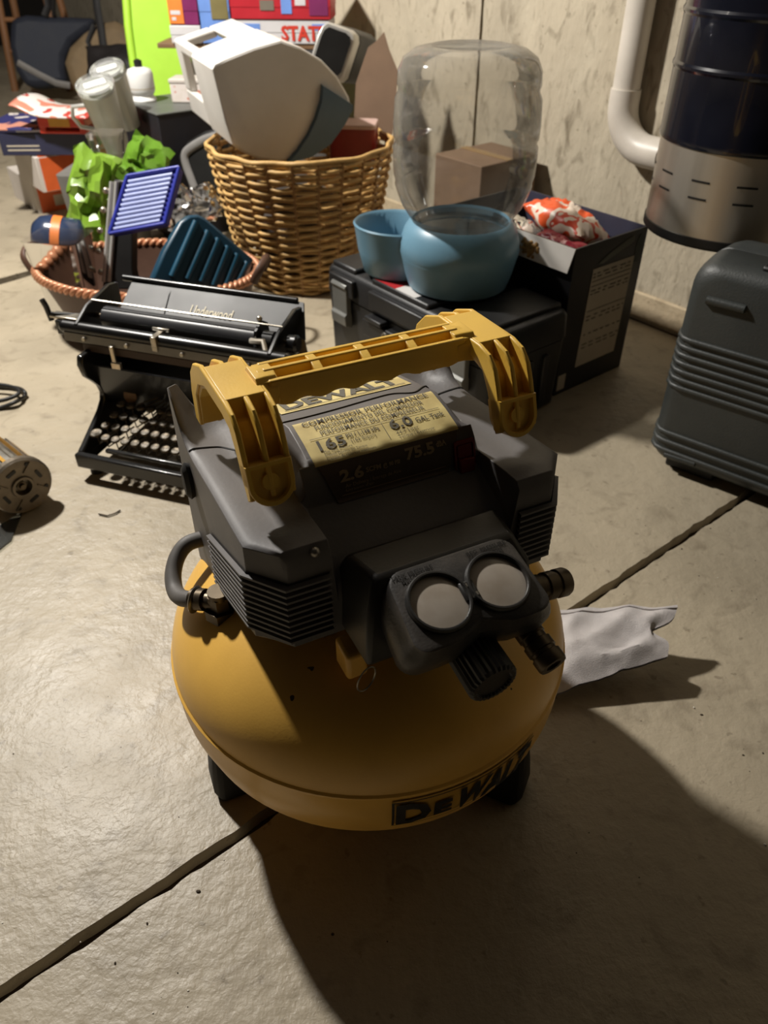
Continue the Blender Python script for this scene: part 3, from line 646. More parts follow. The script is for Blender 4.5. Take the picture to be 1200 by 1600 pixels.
t.build('label_rule', m_gprint, lb, smooth=0, kind='stuff')
t = MB()
for zr in (0.250, 0.243, 0.215, 0.208, 0.160, 0.152, 0.120, 0.098, 0.090):
    y = -0.045
    while y < 0.070:
        l = random.uniform(0.006, 0.018); t.box(X1 + 0.0010, X1 + 0.0014, y, min(0.074, y + l), zr, zr + 0.003); y += l + random.uniform(0.003, 0.012)
t.build('label_print', m_gprint, lb, smooth=0, kind='stuff')
MB().box(X1, X1 + 0.001, -0.105, -0.082, 0.010, 0.045).build('barcode_sticker', m_grey, rs)
MB().add([(X1 + 0.0008, y, z) for y, z in ((-0.035, 0.270), (-0.020, 0.268), (0.070, 0.292), (0.070, 0.306), (0.050, 0.302), (0.0, 0.286))], [(0, 1, 2, 3, 4, 5)]).build('printed_swoosh', mat('swoosh', S(96, 98, 88), 0.6), rs, smooth=0)
MB().lathe([(0.0008, 0), (0.016, 0), (0.016, 0.0006), (0.0008, 0.0006)], 24, Matrix.Translation((X1, 0.092, 0.275)) @ Matrix.Rotation(R(90), 4, 'Y'), sx=1.8, sy=0.7).build('printed_oval', mat('oval', S(44, 54, 50), 0.6), rs)

def crumple(name, c, size, rot, m, parent=None, seed=0, n=22, amp=0.018, pw_=2.6):
    """a puffy crumpled packet: two creased skins closed along the rim"""
    M = Matrix.Translation(c) @ rot; b = MB(); sx, sy, sz_ = size
    def f(u, v, s):
        x, y = u * 2 - 1, v * 2 - 1; k = max(0, 1 - abs(x) ** pw_) * max(0, 1 - abs(y) ** pw_)
        p = Vector((x * 3 + seed, y * 3, s * 2)); d = noise.noise(p) + 0.6 * abs(noise.noise(p * 2.3)) + 0.35 * noise.noise(p * 5.1)
        q = Vector((x * 2.1, y * 2.1, seed))
        return M @ Vector((x * sx + amp * 0.7 * noise.noise(q), y * sy + amp * 0.7 * noise.noise(q + Vector((9, 0, 0))), s * sz_ * k ** 0.5 + amp * d * (0.35 + 0.65 * k)))
    b.grid(lambda u, v: f(u, v, 1), n, n); b.grid(lambda u, v: f(u, v, -1) if 0 < u < 1 and 0 < v < 1 else f(u, v, 1), n, n)
    return b
def printed(name, c1, c2, c3, scale=14, rough=0.35):
    m = mat(name, c1, rough, var=0.05); nt = m.node_tree; N = nt.nodes; L = nt.links; b = N['Principled BSDF']
    tc = N.new('ShaderNodeTexCoord'); n = N.new('ShaderNodeTexNoise'); n.inputs['Scale'].default_value = scale; n.inputs['Detail'].default_value = 2; L.new(tc.outputs['Object'], n.inputs['Vector'])
    r = N.new('ShaderNodeValToRGB'); r.color_ramp.interpolation = 'CONSTANT'; e = r.color_ramp.elements
    e[0].position = 0; e[0].color = (*c1, 1); e[1].position = 0.47; e[1].color = (*c2, 1); x = e.new(0.58); x.color = (*c3, 1); x = e.new(0.63); x.color = (*c2, 1)
    L.new(n.outputs['Fac'], r.inputs[0]); L.new(r.outputs[0], b.inputs['Base Color']); return m
Rx = lambda d: Matrix.Rotation(R(d), 4, 'X'); Ry = lambda d: Matrix.Rotation(R(d), 4, 'Y'); Rz = lambda d: Matrix.Rotation(R(d), 4, 'Z')
CB = WM(cart)
def incart(nm, c, size, rot, m, label, cat, seed, amp=0.014):
    root = CB @ Vector(c); b = crumple(nm, (0, 0, 0), size, rot, m, seed=seed, amp=amp)
    o = b.build(nm, m, smooth=70); o.location = root; o.rotation_euler = (0, 0, WYAW); return tag(o, label, cat, 'snack bags in the black carton' if nm == 'snack_bag' else None)
m_bag1 = printed('snack_orange', S(226, 92, 46), S(232, 214, 196), S(206, 70, 40), 16)
m_bag2 = printed('snack_pink', S(150, 44, 56), S(206, 150, 146), S(150, 44, 56), 12)
m_bag3 = printed('snack_blue', S(30, 96, 186), S(220, 190, 60), S(200, 60, 50), 18)
incart('snack_bag', (0.030, 0.035, 0.300), (0.085, 0.055, 0.030), Rx(-16) @ Ry(8), m_bag1, 'crumpled orange and white snack bag on top in the black carton', 'bag', 3)
incart('snack_bag', (0.085, -0.050, 0.268), (0.065, 0.040, 0.022), Rx(35) @ Ry(6), m_bag2, 'maroon and pink snack bag under the orange one in the black carton', 'bag', 11, 0.010)
incart('snack_bag', (0.132, 0.050, 0.250), (0.030, 0.036, 0.016), Rx(-12) @ Rz(18), m_bag3, 'small bright blue packet in the corner of the black carton', 'packet', 21, 0.008)
incart('plastic_bag', (-0.060, -0.045, 0.262), (0.068, 0.050, 0.040), Rx(6), clear_mat('clear_film', haze=0.55, hazecol=S(190, 180, 162), rough=0.12), 'clear plastic bag bulging beside the orange snack bag', 'bag', 31)
incart('packing_paper', (0.0, 0.0, 0.095), (0.160, 0.100, 0.080), Rx(0), mat('kraft_paper', S(150, 122, 88), 0.8, bump=0.2), 'brown packing paper filling the bottom of the black carton', 'paper', 41, 0.006)

# ================================================================ black tool case with padlock
m_tc = mat('toolcase_black', S(32, 32, 33), 0.42, var=0.15, scale=12, bump=0.10, bscale=300)
m_latch = mat('latch_grey', S(120, 120, 116), 0.35, 0.3, var=0.08)
tw0, tw1, ta0, ta1, tz = -1.398, -0.888, 0.936, 1.172, 0.220
tcs = thing('tool_case', 'black plastic tool case with grey latches under the pet waterer', 'tool case', wa((tw0 + tw1) / 2, (ta0 + ta1) / 2), WYAW)
hx, hy = (tw1 - tw0) / 2, (ta1 - ta0) / 2
def tr(z, i, r=0.02): return [(x, y, z) for x, y in rrect(-hx + i, hx - i, -hy + i, hy - i, r)]
MB().loft([tr(0, 0.012), tr(0.006, 0.006), tr(0.10, 0.004), tr(0.150, 0.002)]).build('case_body', m_tc, tcs, smooth=40, bevel=0.002)
lid = MB().loft([tr(0.152, 0.0), tr(0.198, 0.002), tr(0.206, 0.006), tr(0.210, 0.012)]).build('case_lid', m_tc, tcs, smooth=40, bevel=0.001)
for x0, x1 in ((-hx + 0.02, -hx + 0.105), (-0.095, 0.085), (hx - 0.125, hx - 0.02)):
    MB().box(x0, x1, -hy + 0.008, hy - 0.012, 0.205, tz).build('lid_panel', m_tc, lid, bevel=0.005)
for x0, x1 in ((-hx + 0.03, -hx + 0.115), (-0.085, 0.088), (hx - 0.115, hx - 0.03)): MB().box(x0, x1, -hy - 0.010, -hy + 0.01, 0.162, 0.200).build('lid_bumper', m_tc, lid, bevel=0.003)
for x in (-hx + 0.045, hx - 0.090):
    lt = MB().loft([[(x + dx, y, z) for dx in (0, 0.052)] [::1] + [(x + 0.052, y2, z), (x, y2, z)] for y, y2, z in ((-hy - 0.004, -hy + 0.002, 0.090), (-hy - 0.016, -hy + 0.002, 0.096), (-hy - 0.018, -hy + 0.002, 0.118), (-hy - 0.012, -hy, 0.124), (-hy - 0.013, -hy, 0.176), (-hy - 0.017, -hy, 0.182), (-hy - 0.012, -hy, 0.188))]).build('latch', m_latch, tcs, bevel=0.001)
for s_ in (-1, 1): MB().box(s_ * 0.028 + (-0.055 if s_ < 0 else 0), s_ * 0.028 + (0 if s_ < 0 else 0.055), -hy - 0.022, -hy, 0.140, 0.150).build('grip_ridge', m_tc, tcs, bevel=0.002)
MB().box(-0.10, 0.10, -hy - 0.014, -hy + 0.004, 0.10, 0.136).build('hasp_plate', m_tc, tcs, bevel=0.003)
for k in range(4): MB().box(hx - 0.006, hx + 0.004, -hy + 0.03 + k * 0.045, -hy + 0.045 + k * 0.045, 0.02, 0.13).build('end_rib', m_tc, tcs, bevel=0.002)
MB().box(-0.088, -0.018, -hy + 0.010, -hy + 0.060, tz, tz + 0.0006).build('sticker', mat('sticker_red', S(176, 44, 48), 0.4, var=0.08), lid, label='red warning sticker')
MB().box(-0.018, 0.042, -hy + 0.010, -hy + 0.060, tz, tz + 0.0006).build('sticker', m_white, lid, label='white sticker')
TM = WM(tcs)
pk = thing('padlock', 'small brass padlock hanging from the tool case hasp', 'padlock', TM @ Vector((-0.010, -hy - 0.024, 0.070)), WYAW)
MB().tube([(-0.008, 0, 0.020), (-0.008, 0, 0.058)] + [(0.008 * -math.cos(k / 8 * math.pi), 0, 0.058 + 0.008 * math.sin(k / 8 * math.pi)) for k in range(1, 8)] + [(0.008, 0, 0.058), (0.008, 0, 0.034)], 0.0022, 8).build('shackle', m_steel, pk)
MB().cyl((-0.008, -0.0, 0.024), (-0.008, 0, -0.014), 0.009, n=18).build('lock_body', m_brass, pk)
MB().cyl((-0.008, 0, 0.0), (-0.008, 0, 0.006), 0.0098, n=18).cyl((-0.008, 0, -0.009), (-0.008, 0, -0.003), 0.0098, n=18).build('dial', m_brass, pk)

# ================================================================ gravity pet waterer on the case
m_blue = mat('feeder_blue', S(108, 148, 170), 0.38, var=0.05, scale=6, dirt=S(92, 128, 148), dirt_amt=0.3)
fc = wa(-1.102, 1.060, tz + 0.0005)
wat = thing('pet_waterer', 'clear upturned water jug on a light blue pet bowl', 'pet waterer', fc, R(150))
MB().lathe([(0.001, 0.0), (0.090, 0.0), (0.100, 0.006), (0.108, 0.03), (0.1150, 0.062), (0.1165, 0.066), (0.1165, 0.069), (0.1180, 0.072), (0.1165, 0.092), (0.110, 0.112), (0.101, 0.126), (0.095, 0.130), (0.093, 0.126), (0.094, 0.06), (0.001, 0.05)], 72).build('jug_base', m_blue, wat, smooth=40)
bo = MB()
def bowl(k, z, dx=0.0):
    pts = []
    for i in range(48):
        a = 2 * math.pi * i / 48; x = 0.142 + dx + 0.088 * k * math.cos(a) * 1.0; y = 0.080 * k * math.sin(a)
        pts.append((x, y, z))
    return pts
bo.loft([bowl(0.72, 0.0), bowl(0.80, 0.006), bowl(0.93, 0.05), bowl(1.0, 0.092), bowl(1.03, 0.100), bowl(1.0, 0.103), bowl(0.93, 0.098), bowl(0.86, 0.05), bowl(0.7, 0.012)]).build('drinking_bowl', m_blue, wat, smooth=45)
MB().lathe([(0.001, 0.116), (0.0925, 0.116), (0.0925, 0.112), (0.001, 0.112)], 48).build('water', clear_mat('water', tint=(0.80, 0.88, 0.90), haze=0.12, hazecol=S(120, 150, 165), rough=0.02), wat)
m_jug = clear_mat('jug_plastic', tint=(0.88, 0.88, 0.87), haze=0.10, hazecol=S(206, 202, 194), rough=0.06, gloss=0.7)
MB().lathe([(0.040, 0.062), (0.060, 0.085), (0.088, 0.115), (0.098, 0.135), (0.115, 0.160), (0.125, 0.185), (0.1285, 0.196), (0.1275, 0.202), (0.131, 0.215), (0.1325, 0.24), (0.132, 0.262), (0.129, 0.267), (0.129, 0.273), (0.132, 0.278), (0.1325, 0.30), (0.130, 0.340), (0.125, 0.350), (0.124, 0.356), (0.1265, 0.362), (0.125, 0.384), (0.116, 0.402), (0.098, 0.414), (0.070, 0.420), (0.066, 0.417), (0.001, 0.416)], 96, cap0=False, cap1=False).build('water_jug', m_jug, wat, smooth=50, label='clear plastic water jug')

# ================================================================ tall wicker basket and what it holds
m_wick = mat('willow', S(196, 158, 98), 0.55, var=0.25, scale=25, bump=0.2, bscale=120)
m_wickd = mat('willow_stake', S(150, 108, 58), 0.6, var=0.25, scale=25)
bc = Vector((-0.218, 2.170, 0)); BH, BR0, BR1 = 0.345, 0.168, 0.236
wb = thing('wicker_basket', 'tall round wicker basket with the white cooler tipped into it', 'basket', bc)
NS = 24
def brad(z): return BR0 + (BR1 - BR0) * (z / BH) ** 0.85
for k in range(NS):
    a = 2 * math.pi * k / NS
    MB().tube([(brad(z) * math.cos(a), brad(z) * math.sin(a), z) for z in (0.002, 0.09, 0.18, 0.27, BH)], 0.0055, 6).build('stake', m_wickd, wb)
NR = 33
for j in range(NR):
    z = 0.008 + (BH - 0.012) * j / (NR - 1); r = brad(z); pts = []
    for i in range(NS * 5):
        a = 2 * math.pi * i / (NS * 5); ph = math.sin(a * NS / 2 + (math.pi if j % 2 else 0))
        pts.append(((r + 0.0062 * ph) * math.cos(a), (r + 0.0062 * ph) * math.sin(a), z + 0.0050 * noise.noise(Vector((math.cos(a) * 4, math.sin(a) * 4, j * 3.1)))))
    MB().tube(pts, 0.0044 + 0.0010 * random.random(), 6, closed=True).build('weaver', m_wick, wb, smooth=70)
pts = [((BR1 + 0.005 * math.sin(a * 12)) * math.cos(a), (BR1 + 0.005 * math.sin(a * 12)) * math.sin(a), BH + 0.004 + 0.004 * noise.noise(Vector((math.cos(a) * 3, math.sin(a) * 3, 1)))) for a in [2 * math.pi * i / 160 for i in range(160)]]
MB().tube(pts, 0.0060, 6, closed=True).build('rim', m_wick, wb, smooth=70)
MB().cyl((0, 0, 0), (0, 0, 0.008), BR0 - 0.006, n=40).build('basket_bottom', m_wickd, wb)

# white cooler with blue-grey lid, tipped on its side
m_cool = mat('cooler_white', S(222, 218, 212), 0.45, var=0.03, scale=8, dirt=S(176, 170, 160), dirt_amt=0.25)
m_cblue = mat('cooler_blue', S(86, 112, 134), 0.45, var=0.06)
cp0 = Vector((-0.245, 2.06, 0.44)); cn = Vector((0.50, -0.82, -0.20)).normalized()
FO = [(330, 108), (334, 100), (350, 92), (395, 74), (438, 62), (470, 74), (503, 94), (528, 120), (546, 152), (549, 166), (536, 192), (515, 222), (482, 244), (440, 252), (405, 249), (378, 238), (362, 226), (350, 190)]
fo3 = [atp(u, v, cp0, cn) for u, v in FO]; ctr = sum(fo3, Vector()) / len(fo3)
cool = thing('picnic_cooler', 'white picnic cooler with blue-grey body lying tipped in the wicker basket', 'cooler', ctr)
DEP = aty(267, 64, 2.27) - atp(330, 104, cp0, cn)
def fring(k, d): return [ctr + (p - ctr) * k + DEP * d for p in fo3]
MB().loft([fring(0.955, -0.012), fring(0.985, -0.004), fring(1.0, 0.015), fring(1.0, 0.46), fring(0.96, 0.52)]).build('cooler_shell', m_cool, cool, world=True, smooth=28)
arc = [(500, 130), (520, 143), (546.5, 160), (546, 168), (533, 192), (512, 221), (482, 241), (446, 250), (462, 232), (478, 208), (490, 182), (498, 155)]
ar3 = [atp(u, v, cp0, cn) for u, v in arc]; off = cn * 0.0175
MB().loft([[p + off * 0.2 for p in ar3], [p + off for p in ar3]]).build('cooler_body', m_cblue, cool, world=True, label='blue-grey body panel')
# moulded handle frame behind the shell: flat bars with open gaps between them
def strip(P0, P1, s0, s1, d0, d1, nm):
    c = [P0.lerp(P1, a_) + DEP * d_ for a_, d_ in ((s0, d0), (s1, d0), (s1, d1), (s0, d1))]; inn = (ctr + DEP * 0.8 - (P0 + P1) / 2 - DEP * 0.8).normalized() * 0.022
    MB().loft([c, [p + inn for p in c]]).build(nm, m_cool, cool, world=True, bevel=0.006, seg=3)
PA, PB, PC = fo3[1], fo3[4], fo3[16]
for P1, k0, k1 in ((PB, 0.12, 0.58), (PC, 0.14, 0.66)):
    strip(PA, P1, k1, 1.0, 0.44, 1.0, 'handle_panel'); strip(PA, P1, 0.0, k1, 0.86, 1.0, 'handle_bar'); strip(PA, P1, 0.0, k0, 0.44, 0.88, 'handle_post')

# other things in the basket
m_chr = mat('chrome_trim', S(206, 204, 198), 0.3, 0.4, var=0.05)
tp0 = Vector((-0.08, 2.36, 0.50)); tn = Vector((0.25, -0.9, 0.15)).normalized()
TO = [(484, 92), (497, 52), (503, 40), (512, 34), (545, 46), (553, 54), (554, 66), (536, 122), (528, 130), (490, 112)]
to3 = [atp(u, v, tp0, tn) for u, v in TO]; tc_ = sum(to3, Vector()) / len(to3)
toa = thing('slim_appliance', 'slim black-faced appliance with silver rim leaning behind the cooler', 'appliance', tc_)
TD = Vector((0.045, 0.10, -0.02))
MB().loft([[p for p in to3], [p + TD * 0.3 for p in to3]]).build('silver_rim', m_chr, toa, world=True, bevel=0.004)
MB().loft([[tc_ + (p - tc_) * 0.80 + tn * 0.002 for p in to3], [tc_ + (p - tc_) * 0.80 + tn * 0.004 for p in to3]]).build('black_face', m_black, toa, world=True)
MB().loft([[p + TD * 0.3 for p in to3], [p + TD * 1.3 for p in to3]]).build('housing', m_blk, toa, world=True, bevel=0.004)
def plate(nm, pix, p0, n, thick, m, label, cat, bevel=0.0):
    n = Vector(n).normalized(); p3 = [atp(u, v, p0, n) for u, v in pix]; c = sum(p3, Vector()) / len(p3); c.z = min(p.z for p in p3)
    b = MB().loft([[p - c for p in p3], [p - c - n * thick for p in p3]]); o = b.build(nm, m, bevel=bevel); o.location = c
    return tag(o, label, cat)
m_card = mat('cardboard', S(128, 104, 84), 0.8, var=0.08, bump=0.05)
plate('cardboard_sheet', [(552, 205), (556, 130), (575, 74), (588, 64), (600, 50), (608, 78), (622, 112), (618, 160), (613, 210), (590, 216)], (-0.02, 2.32, 0.45), (-0.1, -0.95, 0.1), 0.006, m_card, 'torn brown cardboard sheet sticking up from the wicker basket', 'cardboard')
rt = thing('red_tin', 'dark red tin with pale rim lying in the wicker basket', 'tin', (-0.080, 2.215, 0.322), R(-6))
MB().loft([[(x, y, z) for x, y in rrect(-0.062 * k, 0.062 * k, -0.045 * k, 0.045 * k, 0.012)] for z, k in ((-0.02, 0.97), (0.055, 1.0))]).build('tin_body', mat('tin_red', S(132, 34, 34), 0.35, var=0.12), rt)
MB().loft([[(x, y, z) for x, y in rrect(-0.062 * k, 0.062 * k, -0.045 * k, 0.045 * k, 0.012)] for z, k in ((0.054, 1.01), (0.062, 1.01), (0.064, 0.98))]).build('tin_lid', mat('tin_rim', S(200, 170, 160), 0.4), rt)
sb = crumple('b', (0, 0, 0), (0.12, 0.12, 0.10), Rx(0), None, seed=61, amp=0.012).build('blanket', mat('dark_cloth', S(60, 54, 50), 0.9, var=0.2, bump=0.3), smooth=70); sb.location = (bc.x, bc.y, 0.125)
tag(sb, 'bundled dark cloth filling the wicker basket under the cooler', 'cloth')
# cardboard box between basket and wall, seen through the jug
cb = thing('cardboard_box', 'brown cardboard box behind the clear jug against the wall', 'box', wa(-1.50, 1.52), WYAW)
MB().box(-0.085, 0.085, -0.10, 0.10, 0, 0.330).build('box_body', m_card, cb, bevel=0.003)
MB().box(-0.086, 0.086, -0.012, 0.012, 0.329, 0.3315).build('packing_tape', mat('tape', S(150, 120, 80), 0.3), cb)

# ================================================================ typewriter
m_tw = mat('japan_black', S(15, 15, 16), 0.30, var=0.15, scale=14, dirt=S(44, 40, 34), dirt_amt=0.3, dscale=18, coat=0.3)
m_twd = mat('dusty_black', S(24, 24, 24), 0.5, var=0.12, scale=10, dirt=S(40, 39, 37), dirt_amt=0.3)
m_plat = mat('platen_rubber', S(58, 58, 60), 0.35, var=0.08)
m_nick = mat('worn_nickel', S(190, 182, 168), 0.3, 0.9, var=0.15, scale=50)
m_key = mat('key_paper', S(214, 204, 186), 0.4, var=0.06, coat=0.4)
m_gold = mat('gilt', S(196, 166, 110), 0.45, 0.3, var=0.15)
TY = R(-18); tex = Vector((math.cos(TY), math.sin(TY), 0)); tey = Vector((-math.sin(TY), math.cos(TY), 0))
tl = Vector((-0.555, 1.150, 0)) + tex * 0.165 + tey * 0.16
tw = thing('typewriter', 'old black manual typewriter with round white keys on the concrete floor', 'typewriter', tl, TY)
for x in (-0.15, 0.15):
    for y in (-0.13, 0.14): MB().cyl((x, y, 0), (x, y, 0.026), 0.013, 0.011, n=16).build('foot', m_rub, tw)
MB().box(-0.167, 0.167, -0.160, -0.146, 0.024, 0.052).build('front_bar', m_tw, tw, bevel=0.003)
MB().box(-0.167, -0.154, -0.147, 0.165, 0.024, 0.044).box(0.154, 0.167, -0.147, 0.165, 0.024, 0.044).box(-0.154, 0.154, 0.152, 0.165, 0.024, 0.044).build('base_frame', m_tw, tw, bevel=0.002)
PR = [(-.147, .040), (-.150, .052), (-.135, .060), (-.105, .078), (-.075, .096), (-.060, .110), (-.055, .124), (-.060, .140), (-.075, .158), (-.088, .172), (-.094, .196), (-.088, .212), (.10, .212), (.14, .19), (.160, .12), (.165, .040)]
for x in (-0.167, 0.155): MB().prism(PR, x, x + 0.012, MX).build('side_plate', m_tw, tw, bevel=0.003, smooth=50)
MB().loft([[(-0.156, -0.048, 0.100), (0.156, -0.048, 0.100), (0.156, -0.042, 0.100), (-0.156, -0.042, 0.100)], [(-0.156, -0.070, 0.186), (0.156, -0.070, 0.186), (0.156, -0.064, 0.186), (-0.156, -0.064, 0.186)]]).build('front_plate', m_tw, tw)
MB().box(-0.155, 0.155, 0.04, 0.15, 0.05, 0.18).build('type_basket', m_black, tw)
for sx in (-1, 1):
    MB().lathe([(0.0005, 0), (0.0135, 0), (0.0135, 0.0006), (0.0005, 0.0006)], 28, Matrix.Translation((sx * 0.098, -0.0575, 0.128)) @ Rx(76)).build('maker_badge', mat('badge', S(120, 88, 52), 0.5, var=0.2), tw, label='round tarnished gilt badge')
# segment and visible type bars
for k in range(15):
    a = R(-60 + 120 * k / 14); MB().tube([(0.045 * math.sin(a), -0.056, 0.150 - 0.03 * math.cos(a)), (0.085 * math.sin(a), -0.072, 0.150 - 0.055 * math.cos(a))], 0.0014, 5).build('type_bar', m_dksteel, tw)
# keys
def key(x, y, z, white=True):
    k = MB().lathe([(0.0078, -0.0022), (0.0086, 0.0), (0.0080, 0.0022), (0.0070, 0.0016)], 20, Matrix.Translation((x, y, z)) @ Rx(8)).tube([(x, y, z - 0.002), (x, y + 0.002, z - 0.020), (x, y + 0.05, z - 0.028)], 0.0013, 5).build('key', m_dksteel, tw)
    MB().lathe([(0.0073, 0.0005), (0.0073, 0.0016), (0.0005, 0.0016)], 18, Matrix.Translation((x, y, z)) @ Rx(8)).build('key_top', m_key, k)
rows = [(-0.128, 0.078, -0.115, 11), (-0.109, 0.091, -0.124, 11), (-0.090, 0.104, -0.1155, 11), (-0.071, 0.117, -0.110, 10)]
for y, z, x0, n in rows:
    for i in range(n): key(x0 + 0.0202 * i, y, z)
sh = MB().lathe([(0.0105, -0.0022), (0.0115, 0.0), (0.0105, 0.0022), (0.0095, 0.0016)], 24, Matrix.Translation((-0.140, -0.120, 0.078)) @ Rx(8)).tube([(-0.140, -0.12, 0.076), (-0.140, -0.118, 0.055), (-0.140, -0.06, 0.05)], 0.0015, 5).build('shift_key', m_dksteel, tw)
MB().lathe([(0.0097, 0.0005), (0.0097, 0.0016), (0.0005, 0.0016)], 18, Matrix.Translation((-0.140, -0.120, 0.078)) @ Rx(8)).build('key_top', m_key, sh)
MB().box(-0.108, 0.108, -0.1475, -0.138, 0.058, 0.066).build('space_bar', m_tw, tw, bevel=0.003)
for x in (-0.10, 0.10): MB().tube([(x, -0.142, 0.058), (x, -0.12, 0.045), (x, -0.06, 0.045)], 0.002, 6).build('space_bar_arm', m_tw, tw)
# carriage
RL, RRr = -0.205, 0.216
MB().tube([(RL, -0.052, 0.226), (RRr, -0.052, 0.226)], 0.0115, 16).sphere((RL, -0.052, 0.226), 0.0115, 14, 8).sphere((RRr, -0.052, 0.226), 0.0115, 14, 8).build('carriage_rail', m_tw, tw, smooth=60)
sc = MB().loft([[(RL + 0.004, -0.066, 0.206), (RRr - 0.01, -0.066, 0.206), (RRr - 0.01, -0.060, 0.206), (RL + 0.004, -0.060, 0.206)], [(RL + 0.004, -0.064, 0.222), (RRr - 0.01, -0.064, 0.222), (RRr - 0.01, -0.058, 0.222), (RL + 0.004, -0.058, 0.222)]]).build('scale_bar', mat('scale_steel', S(128, 124, 118), 0.4, 0.7, var=0.15, scale=40), tw, bevel=0.001)
for x in (-0.16, -0.075, 0.032, 0.135, 0.155): MB().cyl((x, -0.066, 0.214), (x, -0.069, 0.2142), 0.004, 0.0034, n=12).build('screw', m_nick, sc)
for x in (-0.105, 0.100):
    MB().box(x - 0.004, x + 0.004, -0.071, -0.066, 0.172, 0.210).box(x - 0.006, x + 0.012, -0.073, -0.066, 0.168, 0.180).build('margin_stop', m_nick, tw, bevel=0.001)
MB().box(-0.024, -0.014, -0.068, -0.036, 0.212, 0.2385).box(-0.036, -0.004, -0.040, -0.036, 0.236, 0.242).build('card_finger', m_nick, tw, bevel=0.001)
MB().box(-0.17, 0.165, -0.062, -0.052, 0.188, 0.204).build('lower_rail', mat('rusty_rail', S(70, 54, 42), 0.6), tw, bevel=0.002)
PX0, PX1 = -0.150, 0.150
MB().cyl((PX0, -0.006, 0.232), (PX1, -0.006, 0.232), 0.0185, n=28).build('platen', m_plat, tw, smooth=50)
MB().cyl((PX0 - 0.028, -0.006, 0.232), (PX1 + 0.062, -0.006, 0.232), 0.005, n=12).build('platen_axle', m_dksteel, tw)
MB().cyl((PX1 + 0.008, -0.006, 0.232), (PX1 + 0.026, -0.006, 0.232), 0.0165, n=20).build('ratchet_drum', m_twd, tw)
MB().loft([[(PX1 - 0.004 + dx, y, z) for y, z in ((-.030, .222), (-.020, .252), (.004, .262), (.024, .250), (.03, .222))] for dx in (0, 0.006)]).build('line_gauge', m_tw, tw, bevel=0.001)
MB().sphere((PX1 - 0.001, 0.0, 0.266), 0.005, 12, 8).build('release_knob', m_nick, tw)
for x in (PX0 - 0.026, PX1 + 0.040): MB().prism([(-.062, .214), (-.060, .236), (-.020, .256), (.050, .268), (.075, .262), (.075, .225), (.02, .205)], x - 0.004, x + 0.004, MX).build('carriage_end', m_tw, tw, bevel=0.002)
MB().tube([(PX1 + 0.03, -0.05, 0.232), (PX1 + 0.02, -0.035, 0.244), (PX1 - 0.005, -0.032, 0.240)], 0.005, 8).build('line_space_lever', m_nick, tw)
MB().lathe([(0.006, 0), (0.015, 0.002), (0.016, 0.016), (0.012, 0.020)], 24, Matrix.Translation((PX1 + 0.050, -0.006, 0.232)) @ Ry(90)).build('platen_knob', m_tw, tw)
MB().tube([(PX0 - 0.02, -0.010, 0.262), (PX1 + 0.045, -0.010, 0.262)], 0.0016, 8).build('paper_bail', m_nick, tw)
# return lever out to the left
MB().tube([(PX0 - 0.03, -0.02, 0.235), (-0.225, -0.045, 0.242), (-0.232, -0.050, 0.245)], 0.004, 8).build('return_lever', m_twd, tw)
MB().box(-0.236, -0.176, -0.050, -0.028, 0.236, 0.241).build('lever_plate', m_nick, tw, bevel=0.001)
MB().tube([(-0.236, -0.046, 0.230), (-0.240, -0.046, 0.255), (-0.243, -0.048, 0.268)], 0.005, 8).build('lever_tip', m_tw, tw)
MB().box(-0.222, -0.19, -0.056, -0.03, 0.210, 0.236).build('lever_bracket', m_tw, tw, bevel=0.002)
CARR = {'carriage_rail', 'scale_bar', 'margin_stop', 'card_finger', 'lower_rail', 'platen', 'platen_axle', 'ratchet_drum', 'line_gauge', 'release_knob', 'carriage_end', 'line_space_lever', 'platen_knob', 'paper_bail', 'return_lever', 'lever_plate', 'lever_tip', 'lever_bracket'}
for o_ in bpy.data.objects:
    if o_.parent is tw and o_.name.split('.')[0] in CARR: o_.location.z += 0.020
# paper table with the name
def ptab(x, s): return Vector((x, 0.030 + 0.060 * s, 0.246 + 0.038 * s))
MB().loft([[ptab(-0.150, 0), ptab(0.215, 0), ptab(0.215, 0) + Vector((0, .004, -.004)), ptab(-0.150, 0) + Vector((0, .004, -.004))], [ptab(-0.150, 1), ptab(0.190, 1), ptab(0.190, 1) + Vector((0, .004, -.004)), ptab(-0.150, 1) + Vector((0, .004, -.004))]]).build('paper_table', m_twd, tw)
MB().tube([ptab(-0.170, 1.02), ptab(0.178, 1.02)], 0.0058, 12).build('paper_table_edge', m_tw, tw, smooth=60)
MB().add([ptab(-0.075, 0) + Vector((0, -.001, .002)), ptab(-0.058, 0) + Vector((0, -.001, .002)), ptab(-0.067, 0.85) + Vector((0, -.001, .002))], [(0, 1, 2)]).build('paper_guide', m_ink, tw, smooth=0)
MB().box(-0.0625, -0.0605, 0.03, 0.088, 0.236, 0.276, ).build('guide_strip', m_tw, tw) if False else None
t = MB(); t.text('Underwood', 0.030, lambda x, y: tuple(ptab(-0.012 + x, 0.20 + y / 0.071) + Vector((0, -0.0008, 0.0012))), bold=0.0, width=0.082); t.build('lettering', mat('faded_gilt', S(206, 192, 156), 0.5), tw, smooth=0)

